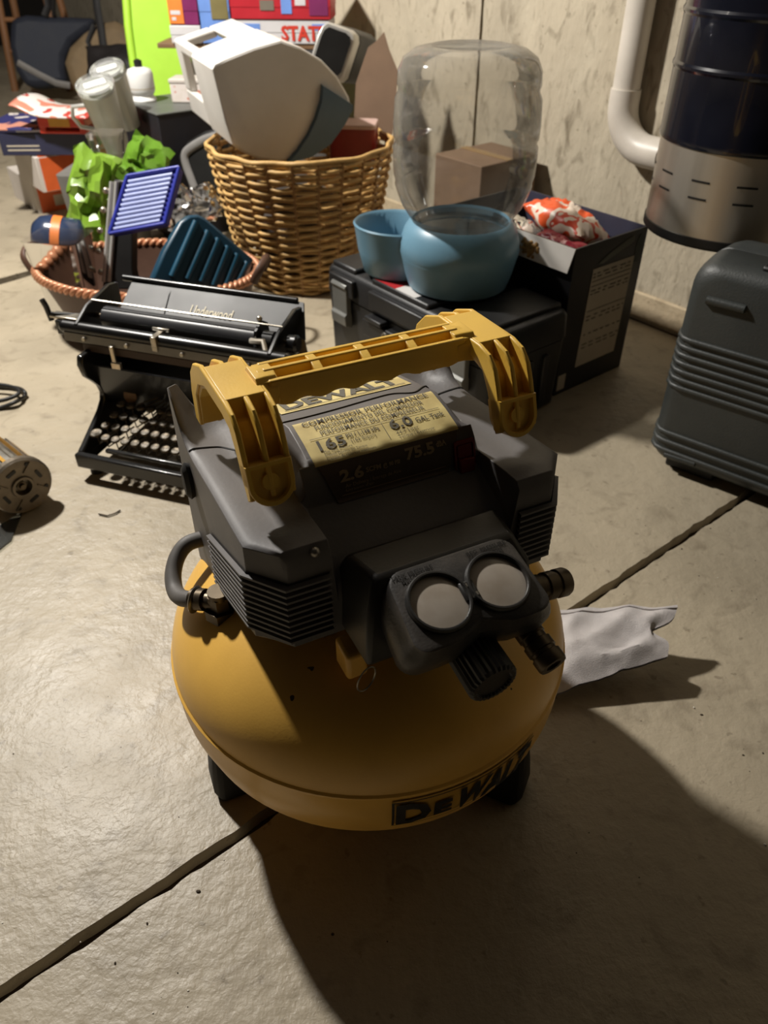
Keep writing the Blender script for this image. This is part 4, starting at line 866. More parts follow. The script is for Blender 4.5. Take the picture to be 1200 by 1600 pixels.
# ================================================================ copper-coloured tray basket with plastic ware
m_cop = mat('copper_cane', S(190, 132, 98), 0.35, 0.25, var=0.2, scale=30)
m_brwn = mat('brown_leather', S(82, 56, 42), 0.55, var=0.15, bump=0.05)
tc0 = Vector((-0.560, 1.790, 0)); TA = R(-8)
tray = thing('oval_basket', 'oval brown basket with twisted copper-coloured rope rim', 'basket', tc0, TA)
EX, EY, EZ = 0.265, 0.175, 0.150
def oval(kx, ky, z, n=64): return [(EX * kx * math.cos(2 * math.pi * i / n), EY * ky * math.sin(2 * math.pi * i / n), z) for i in range(n)]
MB().loft([oval(0.74, 0.70, 0.0), oval(0.80, 0.78, 0.02), oval(0.99, 0.99, EZ), oval(0.955, 0.955, EZ), oval(0.77, 0.75, 0.022), oval(0.70, 0.66, 0.008)]).build('basket_wall', m_brwn, tray, smooth=40)
for k in range(2):
    n = 360; NTW = 46
    pts = [((EX + 0.006 * math.cos(NTW * a + math.pi * k)) * math.cos(a), (EY + 0.006 * math.cos(NTW * a + math.pi * k)) * math.sin(a), EZ + 0.004 + 0.006 * math.sin(NTW * a + math.pi * k)) for a in [2 * math.pi * i / n for i in range(n)]]
    MB().tube(pts, 0.0062, 6, closed=True).build('rope_strand', m_cop, tray, smooth=70)
for s_ in (-1, 1):
    hpts = [(s_ * (EX + 0.004), -0.045, EZ), (s_ * (EX + 0.022), -0.035, EZ + 0.03), (s_ * (EX + 0.028), 0.0, EZ + 0.042), (s_ * (EX + 0.022), 0.035, EZ + 0.03), (s_ * (EX + 0.004), 0.045, EZ)]
    MB().tube(smoothpath(hpts), 0.010, 8, flat=0.5).build('basket_handle', m_brwn, tray, smooth=60)
def slabthing(nm, pix, p0, n, thick, m, label, cat, extra=None, bevel=0.003, group=None):
    """a flat-faced thing: its front outline lies in a tilted plane, thick metres deep"""
    n = Vector(n).normalized(); p3 = [atp(u, v, p0, n) for u, v in pix]; c = sum(p3, Vector()) / len(p3); c.z = min((p - n * thick * k).z for p in p3 for k in (0, 1))
    th_ = thing(nm, label, cat, c, group=group); b = MB().loft([p3, [p - n * thick for p in p3]]); b.build('body', m, th_, world=True, bevel=bevel)
    return th_, n, p3
# blue ribbed tray
m_cob = mat('cobalt_plastic', S(44, 52, 150), 0.32, var=0.06)
m_cob_lit = mat('cobalt_ridge_lit', S(168, 178, 222), 0.3, var=0.05)  # paler copy of the cobalt, with the light on the ridges painted in
nb = Vector((-0.15, -0.80, 0.58)).normalized(); pb0 = (-0.55, 1.80, 0.30)
bt, nn, p3 = slabthing('ribbed_tray', [(172, 366), (200, 276), (281, 262), (258, 350)], pb0, nb, 0.022, m_cob, 'cobalt blue plastic tray with ridges coloured pale as if lit leaning in the oval basket', 'tray')
A_, B_, C_, D_ = p3
for k in range(11):
    s0 = (k + 0.9) / 12.2; e0 = A_.lerp(B_, s0); e1 = D_.lerp(C_, s0); a_ = e0.lerp(e1, 0.06) + nn * 0.002; z_ = e0.lerp(e1, 0.90) + nn * 0.002
    MB().tube([a_, z_], 0.0042, 8).build('ridge', m_cob_lit, bt, world=True, smooth=60)
for e0, e1 in ((A_, B_), (B_, C_), (C_, D_), (D_, A_)): MB().tube([e0 + nn * 0.003, e1 + nn * 0.003], 0.0048, 8).build('tray_rim', m_cob, bt, world=True, smooth=60)
# teal ribbed bin
m_teal = mat('teal_plastic', S(20, 62, 84), 0.4, var=0.08)
m_teall = mat('teal_ridge', S(24, 74, 98), 0.35, var=0.08)
tt, nn, p3 = slabthing('ribbed_bin', [(236, 440), (256, 392), (282, 346), (296, 336), (310, 335), (322, 341), (398, 406), (374, 442), (330, 462), (262, 456)], (-0.42, 1.70, 0.12), (0.50, -0.80, 0.33), 0.035, m_teal, 'dark teal ribbed plastic bin leaning behind the typewriter', 'bin', bevel=0.006)
for (u0, v0, u1, v1) in ((306, 346, 268, 432), (325, 361, 292, 436), (341, 373, 313, 440), (356, 385, 332, 446), (371, 397, 350, 450), (386, 410, 368, 446)):
    a_ = atp(u0, v0, (-0.42, 1.70, 0.12), nn); z_ = atp(u1, v1, (-0.42, 1.70, 0.12), nn)
    MB().tube([a_ + nn * 0.001, z_ + nn * 0.001], 0.0075, 8).build('rib', m_teall, tt, world=True, smooth=60)
# upright black binder with metal bars and studs
bn, nn, p3 = slabthing('metal_binder', [(160, 452), (172, 300), (178, 280), (196, 282), (206, 300), (206, 420), (212, 452)], (-0.62, 1.85, 0.2), (-0.2, -0.93, 0.3), 0.03, m_black, 'upright black binder with chrome edge bars and rivets', 'binder')
for (u0, v0, u1, v1) in ((164, 440, 176, 284), (172, 440, 184, 284)):
    MB().tube([atp(u0, v0, (-0.62, 1.85, 0.2), nn) + nn * 0.004, atp(u1, v1, (-0.62, 1.85, 0.2), nn) + nn * 0.004], 0.0055, 8).build('chrome_bar', m_chr, bn, world=True, smooth=60)
for (u, v) in ((168, 298), (164, 328), (159, 360), (156, 392), (160, 425)): MB().sphere(atp(u, v, (-0.62, 1.85, 0.2), nn) + nn * 0.007, 0.0075, 12, 8).build('rivet', m_nick, bn, world=True, smooth=60)
# light green plastic bag
m_lime = mat('lime_film', S(116, 150, 50), 0.25, var=0.15, scale=9, bump=0.25, bscale=40)
gb = crumple('g', (0, 0, 0), (0.070, 0.125, 0.035), Rx(75) @ Rz(-14), None, seed=77, amp=0.036, n=13).build('green_bag', m_lime, smooth=18); gb.location = aty(150, 314, 2.14)
tag(gb, 'glossy crumpled lime green plastic bag standing behind the cobalt tray', 'bag', 'lime green plastic bags')
g2 = crumple('g', (0, 0, 0), (0.055, 0.065, 0.022), Rx(70) @ Rz(-30), None, seed=91, amp=0.030, n=10).build('green_bag', mat('lime_film_dark', S(96, 136, 40), 0.28, var=0.15, bump=0.25, bscale=40), smooth=28); g2.location = aty(226, 258, 2.14)
tag(g2, 'folded corner of lime green film beside the black box', 'bag', 'lime green plastic bags')
# navy thermos bottle with orange band lying at the left end of the basket
m_nvb = mat('navy_gloss', S(44, 56, 82), 0.2, var=0.1, coat=0.4); m_org = mat('orange_band', S(226, 128, 60), 0.4, var=0.06)
c0 = aty(60, 368, 2.00) + Vector((-0.01, 0, 0)); bt2 = thing('navy_flask', 'navy flask with orange band at the end of the oval basket', 'flask', c0)
ax = Vector((0.16, 0.02, -0.03))
q = ax.to_track_quat('Z', 'Y').to_matrix().to_4x4()
MB().lathe([(0.001, -0.005), (0.034, -0.002), (0.050, 0.014), (0.056, 0.035), (0.056, 0.065)], 32, q).build('flask_body', m_nvb, bt2, smooth=60)
MB().lathe([(0.0568, 0.048), (0.0568, 0.070)], 32, q).build('orange_band', m_org, bt2)
MB().lathe([(0.055, 0.064), (0.055, 0.11), (0.03, 0.125)], 32, q).build('flask_neck', m_nvb, bt2, smooth=60)
# clear tub with a bag of beans
m_clr = clear_mat('clear_tub', haze=0.10, hazecol=S(170, 160, 150), rough=0.08)
c0 = aty(108, 440, 1.80); c0.z = 0.012
tub = thing('clear_tub', 'clear plastic tub holding dark beans in the oval basket', 'tub', c0, R(-8))
MB().loft([[(x * k, y * k, z) for x, y in rrect(-0.062, 0.062, -0.05, 0.05, 0.015)] for z, k in ((0.0, 0.72), (0.02, 0.76), (0.21, 1.05), (0.214, 1.10))], True, False).build('tub_wall', m_clr, tub, smooth=40)
bag = crumple('b', (0, 0, 0), (0.045, 0.055, 0.030), Rx(70), None, seed=14, amp=0.008).build('bean_bag', printed('bean_print', S(70, 56, 46), S(96, 80, 66), S(170, 180, 60), 20, 0.5), smooth=50); bag.location = c0 + Vector((0, 0, 0.115))
tag(bag, 'small bag of dark beans inside the clear tub', 'bag')
MB().box(-0.05, 0.05, -0.03, 0.03, 0.0, 0.02).build('x', None) if False else None
# crumpled clear wrap by the wicker basket
wr = crumple('w', (0, 0, 0), (0.07, 0.05, 0.035), Rx(30) @ Rz(20), None, seed=55, amp=0.03).build('clear_wrap', clear_mat('wrap_film', haze=0.35, hazecol=S(200, 196, 190), rough=0.1), smooth=25); wr.location = aty(300, 325, 1.97)
tag(wr, 'crumpled clear plastic wrap between the teal bin and wicker basket', 'wrap')

# ================================================================ black bin frame left of the wicker basket
m_dgrey = mat('grey_frame', S(128, 126, 124), 0.4, var=0.05)
sr, nn, p3 = slabthing('plastic_crate', [(276, 245), (290, 222), (318, 205), (344, 200), (350, 330), (316, 335), (296, 300)], (-0.42, 2.34, 0.25), (-0.35, -0.9, 0.15), 0.05, m_black, 'black moulded plastic crate with grey rim beside the wicker basket', 'crate', bevel=0.01)
fr = [atp(u, v, (-0.42, 2.34, 0.25), nn) + nn * 0.004 for u, v in ((345, 212), (322, 218), (298, 232), (290, 242), (292, 258), (302, 285), (314, 318))]
MB().tube(smoothpath(fr, 5), 0.012, 10, flat=0.5).build('rim_frame', m_dgrey, sr, world=True, smooth=60)

# ================================================================ boxes and oddments at the back left
def wbox(nm, label, cat, corner, dims, yaw, mats, z0=0.0, group=None):
    """box given by its nearest lower corner; x runs right, y runs back"""
    r = thing(nm, label, cat, corner, yaw, group); lx, ly, lz = dims
    return r, lx, ly, lz
m_ora = mat('orange_card', S(206, 92, 40), 0.55, var=0.1); m_wcd = mat('white_carton', S(206, 198, 190), 0.6, var=0.05, dirt=S(160, 150, 140), dirt_amt=0.3)
OY = math.atan2(AD.y, AD.x) 
def carton(label, corner, lx, ly, lz, yaw, group=None):
    r = thing('orange_box', label, 'box', corner, yaw, group)
    MB().box(0, lx, 0, ly, 0, lz).build('carton_body', m_wcd, r, bevel=0.002)
    MB().box(0.012, lx - 0.002, -0.0012, 0.0, 0.002, lz - 0.004).build('orange_panel', m_ora, r)
    MB().box(0.012, lx - 0.002, 0.0, ly * 0.4, lz, lz + 0.001).build('orange_top_strip', m_ora, r)
    return r
k1 = atz(62, 336); o1 = carton('lower white and orange carton on the floor by the far joint', k1, 0.24, 0.26, 0.105, OY, 'orange cartons stacked by the far joint')
MB().box(0.06, 0.095, -0.002, -0.001, 0.02, 0.055).build('barcode', m_grey, o1)
k2 = Vector((-1.092, 2.575, 0.107)); o2 = carton('upper white and orange carton stacked on another orange carton', k2, 0.24, 0.23, 0.105, OY, 'orange cartons stacked by the far joint')
m_dnv = mat('dark_navy_card', S(40, 42, 66), 0.45, var=0.1)
k3 = Vector((-1.195, 2.590, 0.2145))
nv = thing('navy_box', 'flat dark navy box lying on the stacked orange cartons', 'box', k3, R(2)); MB().box(0, 0.27, 0, 0.22, 0, 0.064).build('box_body', m_dnv, nv, bevel=0.002)
MB().box(0.02, 0.12, -0.001, 0, 0.014, 0.018).box(0.02, 0.12, -0.001, 0, 0.026, 0.030).build('printed_lines', m_grey, nv, kind='stuff')
k4 = k3 + Vector((0, 0, 0.0655))
for j, (c1, c2, c3, lb, dz, dx, ry) in enumerate(((S(84, 88, 160), S(196, 196, 210), S(206, 110, 90), 'glossy blue magazine on top of the flat navy box', 0.0, -0.035, 3), (S(214, 150, 130), S(60, 60, 110), S(230, 220, 214), 'pink striped magazine lying on the blue magazine', 0.0085, -0.055, -4))):
    mg = MB().box(0, 0.17, 0, 0.22, 0, 0.007).build('magazine', printed('magazine_%d' % j, c1, c2, c3, 7, 0.3), bevel=0.001); mg.location = k4 + Vector((dx, 0.0, dz)); mg.rotation_euler = (0, 0, R(ry)); tag(mg, lb, 'magazine', 'magazines on the navy box')
m_rdo = mat('red_plastic', S(206, 60, 40), 0.35, var=0.08); m_yel = mat('yellow_panel', S(206, 150, 50), 0.4)
k5 = Vector((-1.055, 2.578, 0)); rtray = thing('red_tray', 'red plastic tray with yellow panel under a curling magazine', 'tray', Vector((k5.x, k5.y, k4.z + 0.001)), R(-4))
MB().box(0, 0.145, 0, 0.12, 0, 0.008).build('tray_base', m_rdo, rtray, bevel=0.003)
MB().box(0, 0.145, -0.002, 0.008, 0.018, 0.045).box(0, 0.008, 0, 0.12, 0.018, 0.045).box(0.137, 0.145, 0, 0.12, 0.018, 0.045).box(0, 0.02, 0, 0.02, 0, 0.03).box(0.125, 0.145, 0, 0.02, 0, 0.03).box(0.02, 0.125, 0.10, 0.12, 0.0, 0.045).build('tray_wall', m_rdo, rtray, bevel=0.002)
MB().box(0.035, 0.100, -0.004, -0.001, 0.020, 0.043).build('yellow_panel', m_yel, rtray)
cm = MB(); M5 = Matrix.Translation(Vector((k5.x - 0.045, k5.y + 0.0, k4.z + 0.052))) @ Rz(-8)
cm.grid(lambda u, v: M5 @ Vector((-0.02 + 0.24 * u, -0.02 + 0.17 * v, 0.030 * math.exp(-(u / 0.22) ** 2) + 0.012 * math.sin(v * 3) - 0.02 * u * 0 )), 20, 8)
cmo = cm.build('curled_magazine', printed('magazine_red', S(206, 130, 110), S(214, 208, 204), S(180, 70, 60), 8, 0.3), solid=0.005, smooth=60)
tag(cmo, 'magazine with curling cover lying over the red tray', 'magazine')
# black box, with white bottle and printed tin on it
m_bb = mat('black_box_card', S(34, 33, 38), 0.4, var=0.1); m_bbt = mat('box_lid_grey', S(92, 94, 90), 0.5, var=0.08)  # lid is a lighter grey than the box sides
kbz = 0.365
bbx = thing('black_box', 'large black box with grey lid carrying the white bottle', 'box', (-0.646, 2.42, 0), R(38))
MB().box(0, 0.20, 0, 0.26, 0, kbz - 0.004).build('box_body', m_bb, bbx, bevel=0.003)
MB().box(-0.002, 0.202, -0.002, 0.262, kbz - 0.005, kbz).build('box_lid', m_bbt, bbx, bevel=0.002)
BM = WM(bbx)
m_mlk = mat('milky_plastic', S(222, 222, 220), 0.4, var=0.03)
wp = BM @ Vector((0.050, 0.195, kbz)); wbt = thing('white_bottle', 'small white bottle with black cap on the black box', 'bottle', wp)
MB().lathe([(0.036, 0), (0.038, 0.006), (0.030, 0.018), (0.036, 0.026), (0.038, 0.032), (0.038, 0.075), (0.033, 0.086), (0.014, 0.092)], 32).build('bottle_body', m_mlk, wbt, smooth=50)
MB().lathe([(0.011, 0.09), (0.012, 0.108), (0.004, 0.112)], 20).build('bottle_cap', m_black, wbt)
MB().lathe([(0.0385, 0.036), (0.0385, 0.039)], 32, cap0=False, cap1=False).build('level_mark', m_grey, wbt)
tp = BM @ Vector((0.105, 0.120, kbz)); ptn = thing('printed_tin', 'small white printed tin on the black box beside the bottle', 'tin', tp, R(-5))
MB().box(0, 0.11, 0, 0.075, 0, 0.055).build('tin_body', printed('tin_print', S(216, 206, 198), S(220, 210, 204), S(200, 130, 110), 22, 0.4), ptn, bevel=0.004)
MB().box(-0.002, 0.112, -0.002, 0.077, 0.052, 0.064).build('tin_lid', m_wcd, ptn, bevel=0.003)
# tumblers leaning on the black box
m_tum = mat('tumbler_pale', S(196, 198, 188), 0.38, 0.2, var=0.04); m_lid = clear_mat('tumbler_lid', haze=0.35, hazecol=S(226, 226, 226), rough=0.05)
def tumbler(label, base, top, r0, r1, handle=False):
    base = Vector(base); top = Vector(top); q = (top - base).to_track_quat('Z', 'Y').to_matrix().to_4x4(); l = (top - base).length
    r = thing('tumbler', label, 'tumbler', base, group='tumblers leaning on the black box')
    MB().lathe([(0.001, 0), (r0, 0.002), (r0 * 1.02, 0.02), (r1, l - 0.014), (r1 * 1.03, l - 0.008), (r1 * 0.96, l - 0.004), (r1 * 0.9, l - 0.02), (0.001, l - 0.022)], 36, q).build('tumbler_body', m_tum, r, smooth=45)
    MB().lathe([(r1 * 1.05, l - 0.010), (r1 * 1.06, l + 0.006), (r1 * 0.96, l + 0.009), (r1 * 0.9, l + 0.002), (0.001, l + 0.002)], 36, q, False, False).build('lid', m_lid, r, smooth=45)
    MB().box(-r1 * 0.62, r1 * 0.62, -r1 * 0.24, r1 * 0.24, l + 0.002, l + 0.009, q @ Rz(30)).build('sip_slider', m_mlk, r, bevel=0.004)
    if handle:
        MB().tube([q @ Vector((-r1 * 0.98, 0, l * 0.72)), q @ Vector((-r1 * 1.75, 0, l * 0.70)), q @ Vector((-r1 * 1.95, 0, l * 0.55)), q @ Vector((-r1 * 1.7, 0, l * 0.40)), q @ Vector((-r1 * 0.85, 0, l * 0.36))], 0.0055, 8).build('handle', m_chr, r, smooth=60)
    return r
tumbler('pale tumbler with clear lid and wire handle leaning against the black box', aty(186, 238, 2.38), aty(149, 134, 2.30), 0.033, 0.048, True)
tumbler('second pale tumbler leaning behind the one with the wire handle', aty(204, 196, 2.50), aty(168, 110, 2.43), 0.030, 0.046)
sbx = thing('storage_box', 'grey storage box behind the lime green bag holding up the tumblers', 'box', (-0.905, 2.275, 0), R(-4))
MB().loft([[(x, y, z) for x, y in rrect(-0.02 * k, 0.17, 0, 0.17, 0.02)] for z, k in ((0, 0), (0.235, 1))]).build('box_body', mat('grey_tote', S(110, 108, 104), 0.5), sbx)
cc0 = aty(172, 246, 2.20); clc = thing('clear_cup', 'small clear plastic container in front of the tumblers', 'container', cc0)
MB().loft([[(x * k, y * k, z) for x, y in rrect(-0.04, 0.04, -0.04, 0.04, 0.015)] for z, k in ((0, 0.82), (0.052, 1.0), (0.056, 1.08), (0.062, 1.08))]).build('cup_wall', m_clr, clc, smooth=40)

# lime green sled standing against the wall
m_sled = mat('sled_green', S(176, 226, 68), 0.45, var=0.04)
sl, nn, p3 = slabthing('plastic_sled', [(193, -60), (200, 40), (208, 100), (222, 150), (240, 230), (244, 284), (288, 284), (296, 172), (300, 80), (292, -60)], (-1.05, 3.10, 0.3), (0.25, -0.93, 0.2), 0.03, m_sled, 'bright lime green plastic sled standing on end behind the bottle', 'sled', bevel=0.01)
MB().tube([atp(u, v, (-1.05, 3.10, 0.3), nn) for u, v in ((193, -60), (200, 40), (208, 100), (222, 150), (246, 172))], 0.014, 8).build('sled_rim', m_sled, sl, world=True, smooth=60)

# board games stacked behind the cooler
def gamebox(label, corner, dims, yaw, m, zt=0):
    r = thing('game_box', label, 'game box', corner, yaw, 'stacked board games'); lx, ly, lz = dims
    MB().box(0, lx, 0, ly, 0, lz - 0.004).build('box_body', m, r, bevel=0.002); MB().box(-0.001, lx + 0.001, -0.001, ly + 0.001, lz * 0.45, lz).build('box_lid', m, r, bevel=0.002)
    return r
m_gred = mat('game_red', S(178, 36, 48), 0.4, var=0.08); m_gwht = mat('game_white', S(206, 204, 206), 0.4, var=0.05); m_gblu = mat('game_blue', S(110, 146, 214), 0.4); m_gor = mat('game_orange', S(234, 130, 60), 0.4); m_gpur = mat('game_purple', S(120, 40, 90), 0.4)
gy = R(-4); GY = 2.60; gz = aty(515, 66, GY).z - 0.004
base = thing('storage_tote', 'grey lidded tote under the stacked board games', 'tote', (-0.46, GY + 0.012, 0), gy)
MB().loft([[(x, y, z) for x, y in rrect(0.0, 0.29, 0, 0.13, 0.02)] for z in (0, gz - 0.042)]).build('tote_body', mat('tote_grey', S(96, 94, 92), 0.5), base)
MB().loft([[(x, y, z) for x, y in rrect(-0.006, 0.296, -0.006, 0.136, 0.02)] for z in (gz - 0.042, gz - 0.014)]).build('tote_lid', mat('tote_lid', S(70, 70, 72), 0.5), base)
brd = MB().box(0, 0.50, 0, 0.13, 0, 0.013).build('wooden_board', mat('board_wood', S(120, 92, 64), 0.6, var=0.2), bevel=0.002); brd.location = (-0.665, GY + 0.02, gz - 0.0135); brd.rotation_euler = (0, 0, gy)
tag(brd, 'wooden board lying on the grey tote under the game boxes', 'board')
sx0 = -0.435; GD = 0.12
gs = gamebox('white board game box lettered STATE under the red game', (sx0 + 0.01, GY, gz + 0.0005), (0.27, GD, 0.060), gy, m_gwht)
t = MB(); t.text('STATE', 0.052, lambda x, y: (0.130 + x, -0.0022, 0.010 + y * 0.95), bold=0.002, width=0.13); t.build('lettering', mat('state_red', S(200, 60, 44), 0.4), gs, smooth=0)
MB().box(0.01, 0.07, -0.0018, -0.001, 0.030, 0.050).box(0.22, 0.28, -0.0018, -0.001, 0.034, 0.050).build('sky_print', m_gblu, gs, kind='stuff')
gr_ = gamebox('red board game box on top of the white lettered game', (sx0, GY - 0.004, gz + 0.061), (0.285, GD, 0.062), gy, m_gred)
for (x0, x1, z0, z1, m) in ((0.085, 0.125, 0.022, 0.046, m_gprint), (0.145, 0.175, 0.014, 0.050, m_gblu), (0.185, 0.215, 0.034, 0.050, m_gwht), (0.225, 0.278, 0.010, 0.052, m_gpur)):
    MB().box(x0, x1, -0.0020, -0.001, z0, z1).build('printed_panel', m, gr_)
gamebox('dark red game box lying above the printed red game', (sx0, GY, gz + 0.1235), (0.28, GD, 0.05), gy, m_gred)
gg = gamebox('blue edged game box standing next to the red games', (sx0 - 0.092, GY + 0.006, gz + 0.0005), (0.088, GD, 0.17), gy, m_gblu)
MB().box(0.035, 0.083, -0.0022, -0.001, 0.06, 0.165).build('printed_panel', mat('game_olive', S(120, 110, 70), 0.5), gg)
go = gamebox('small orange and purple game box beside the blue edged game', (sx0 - 0.180, GY + 0.01, gz + 0.045), (0.085, GD, 0.075), gy, m_gpur)
MB().box(0.0, 0.042, -0.0022, -0.001, 0.004, 0.072).build('orange_panel', m_gor, go)
MB().box(0.006, 0.034, -0.003, -0.0022, 0.026, 0.036).box(0.008, 0.02, -0.003, -0.0022, 0.012, 0.02).build('printed_words', m_gwht, go, kind='stuff')
gw = gamebox('plain white game box under the orange and purple one', (sx0 - 0.183, GY + 0.01, gz + 0.0005), (0.088, GD, 0.044), gy, m_gwht)

# tote bags far back on the left
m_nav = mat('navy_canvas', S(40, 44, 56), 0.7, var=0.12, bump=0.2, bscale=90); m_tan = mat('tan_canvas', S(128, 108, 80), 0.8, var=0.15, bump=0.15); m_strap = mat('strap_black', S(30, 28, 28), 0.7); m_gstrap = mat('strap_grey', S(130, 126, 122), 0.6)
nbg, nn, p3 = slabthing('tote_bag', [(16, 28), (40, 22), (66, 24), (150, 27), (140, 46), (112, 66), (101, 88), (100, 108), (106, 130), (60, 136), (40, 135), (24, 110), (14, 70)], (-2.0, 4.55, 0.2), (0.2, -0.95, 0.25), 0.16, m_nav, 'navy canvas tote bag with grey strap standing by the far wall', 'bag', bevel=0.03)
PT = Vector((-2.0, 4.55, 0.2)); 
MB().tube([atp(u, v, PT, nn) + nn * 0.008 for u, v in ((28, 98), (60, 116), (88, 130), (110, 134))], 0.016, 6, flat=0.4).build('grey_strap', m_gstrap, nbg, world=True, smooth=60)
MB().tube([atp(u, v, PT, nn) + nn * 0.004 for u, v in ((70, 26), (76, 10), (70, -30), (78, -60), (92, -40), (84, 0), (84, 26))], 0.018, 6, flat=0.4).build('carry_strap', m_strap, nbg, world=True, smooth=60)
tbg, nn, p3 = slabthing('duffel_bag', [(98, 96), (106, 72), (128, 50), (150, 34), (178, 30), (205, 44), (216, 90), (222, 140), (200, 156), (150, 160), (112, 142)], (-1.72, 4.20, 0.2), (0.1, -0.95, 0.3), 0.20, m_tan, 'tan canvas duffel bag with black straps beside the navy tote', 'bag', bevel=0.04)
PT = Vector((-1.72, 4.20, 0.2))
MB().tube([atp(u, v, PT, nn) + nn * 0.008 for u, v in ((148, -30), (152, 10), (158, 45), (164, 90), (170, 130))], 0.018, 6, flat=0.4).build('carry_strap', m_strap, tbg, world=True, smooth=60)
MB().tube([atp(u, v, PT, nn) + nn * 0.008 for u, v in ((148, 40), (142, 55), (138, 66), (144, 80))], 0.012, 6, flat=0.4).build('strap_end', m_strap, tbg, world=True, smooth=60)
bkb = crumple('k', (0, 0, 0), (0.20, 0.16, 0.12), Rx(70), None, seed=8, amp=0.03).build('black_sack', mat('sack_black', S(34, 30, 30), 0.6, var=0.2), smooth=50); bkb.location = aty(196, 60, 3.9); bkb.location.z = 0.20
tag(bkb, 'black sack slumped behind the tan duffel bag and green sled', 'bag')
# cardboard carton and wooden stool behind the bags
fcb = thing('moving_carton', 'plain brown moving carton by the far wall behind the navy tote', 'carton', (-3.05, 5.05, 0), WYAW)
MB().box(-0.05, 0.55, 0, 0.40, 0, 0.50).build('carton_body', mat('kraft_card', S(150, 116, 84), 0.8, var=0.1), fcb, bevel=0.004)
MB().box(-0.051, 0.551, -0.002, 0.0, 0.36, 0.375).build('tape_strip', m_brwn, fcb)
m_wood = mat('stool_wood', S(140, 98, 64), 0.55, var=0.25, scale=30, stretch=(1, 1, 0.1))
stl = thing('wooden_stool', 'wooden stool with splayed legs behind the tote bags', 'stool', aty(66, 84, 5.1) * 1.0, 0); stl.location.z = 0
for dx, dy in ((-0.16, -0.12), (0.16, -0.12), (-0.16, 0.12), (0.16, 0.12)): MB().cyl((dx, dy, 0), (dx * 0.75, dy * 0.75, 0.62), 0.020, n=10).build('leg', m_wood, stl)
MB().cyl((0, 0, 0.62), (0, 0, 0.65), 0.18, n=32).build('seat', m_wood, stl, bevel=0.005)
for z, k in ((0.2, 0.92), (0.35, 0.86)): MB().cyl((-0.16 * k, -0.12 * k, z), (0.16 * k, -0.12 * k, z), 0.012, n=8).build('rung', m_wood, stl)

# ================================================================ motor on the floor, left edge
m_al = mat('cast_aluminium', S(122, 112, 98), 0.45, 0.6, var=0.25, scale=40, bump=0.15, dirt=S(70, 60, 48), dirt_amt=0.5)
mc = Vector((-0.618, 1.035, 0)); MR = 0.052
ma = Vector((0.70, -0.66, 0)).normalized(); c0 = atp(33, 752, Vector((-0.62, 1.04, 0.053)), ma); c0.z = MR + 0.001
mot = thing('small_motor', 'small metal motor with round slotted end plate lying on the floor', 'motor', (c0.x, c0.y, 0))
q = ma.to_track_quat('Z', 'Y').to_matrix().to_4x4(); q.translation = Vector((0, 0, MR + 0.001))
MB().lathe([(0.001, -0.13), (0.040, -0.13), (0.043, -0.12), (0.043, -0.012)], 40, q).build('motor_can', m_steel, mot, smooth=40)
for k in range(18):
    a = 2 * math.pi * k / 18; MB().box(0.040, 0.0465, -0.0028, 0.0028, -0.115, -0.02, q @ Rz(math.degrees(a))).build('winding_strip', m_brass if k % 2 else m_nick, mot)
pl_ = MB().lathe([(0.014, -0.014), (MR, -0.014), (MR, -0.004), (0.049, 0.0), (0.046, -0.001), (0.020, -0.001), (0.0185, 0.003), (0.0145, 0.003), (0.014, -0.014)], 56, q, False, False).build('end_plate', m_al, mot, smooth=35)
MB().lathe([(0.001, -0.013), (0.0142, -0.013)], 24, q, True, False).build('shaft_recess', m_ink, pl_)
MB().cyl((0, 0, -0.012), (0, 0, 0.002), 0.0048, M=q).cyl((0, 0, -0.012), (0, 0, -0.004), 0.008, M=q).build('shaft', m_dksteel, mot)
for k in range(4):
    M = q @ Rz(20 + 90 * k); MB().loft([[(x, y, z) for x, y in rrect(0.030, 0.036, -0.009, 0.009, 0.0028)] for z in (-0.002, 0.0002)], M=M).build('slot', m_ink, pl_)
    M = q @ Rz(65 + 90 * k); MB().cyl((0.041, 0, -0.003), (0.041, 0, 0.0008), 0.0036, M=M, n=12).build('bolt_hole', m_ink, pl_)
    MB().box(0.022, 0.044, 0.010, 0.0125, -0.002, 0.0015, q @ Rz(90 * k + 45)).build('cast_rib', m_al, pl_, bevel=0.0006)
m_glass = clear_mat('clear_sheet', tint=(0.86, 0.88, 0.86), haze=0.12, hazecol=S(180, 180, 174), rough=0.03)
gsp = [atz(-60, 850), atz(-40, 800), atz(2, 822), atz(26, 790 + 20), atz(14, 838), atz(-6, 860)]
gp = [atz(-70, 812, 0.002), atz(-5, 826, 0.002), atz(36, 800, 0.002), atz(18, 846, 0.002), atz(-10, 868, 0.002), atz(-70, 880, 0.002)]
cg = sum(gp, Vector()) / 6; cg.z = 0.0005
gl = MB().loft([[p - cg for p in gp], [p - cg + Vector((0, 0, 0.003)) for p in gp]]).build('clear_sheet', m_glass); gl.location = cg
tag(gl, 'thin sheet of clear plastic on the floor in front of the motor', 'plastic sheet')

# black cable loop
m_cab = mat('cable_black', S(26, 25, 24), 0.5)
cl = [atz(u, v, z) for u, v, z in ((-150, 640, .004), (-90, 612, .004), (-40, 604, .005), (0, 604, .006), (26, 606, .007), (38, 612, .012), (38, 620, .006), (24, 628, .012), (4, 636, .006), (-20, 640, .004), (-60, 640, .004), (-30, 632, .012), (10, 624, .018), (30, 614, .022), (20, 605, .02), (-10, 601, .02), (-70, 606, .012), (-130, 616, .006))]
c0 = cl[0].copy(); c0.z = 0
cab = MB().tube(smoothpath([p - c0 for p in cl], 6), 0.0042, 8).build('cable', m_cab, smooth=60); cab.location = c0; tag(cab, 'coiled thin black cable on the floor near the motor', 'cable')

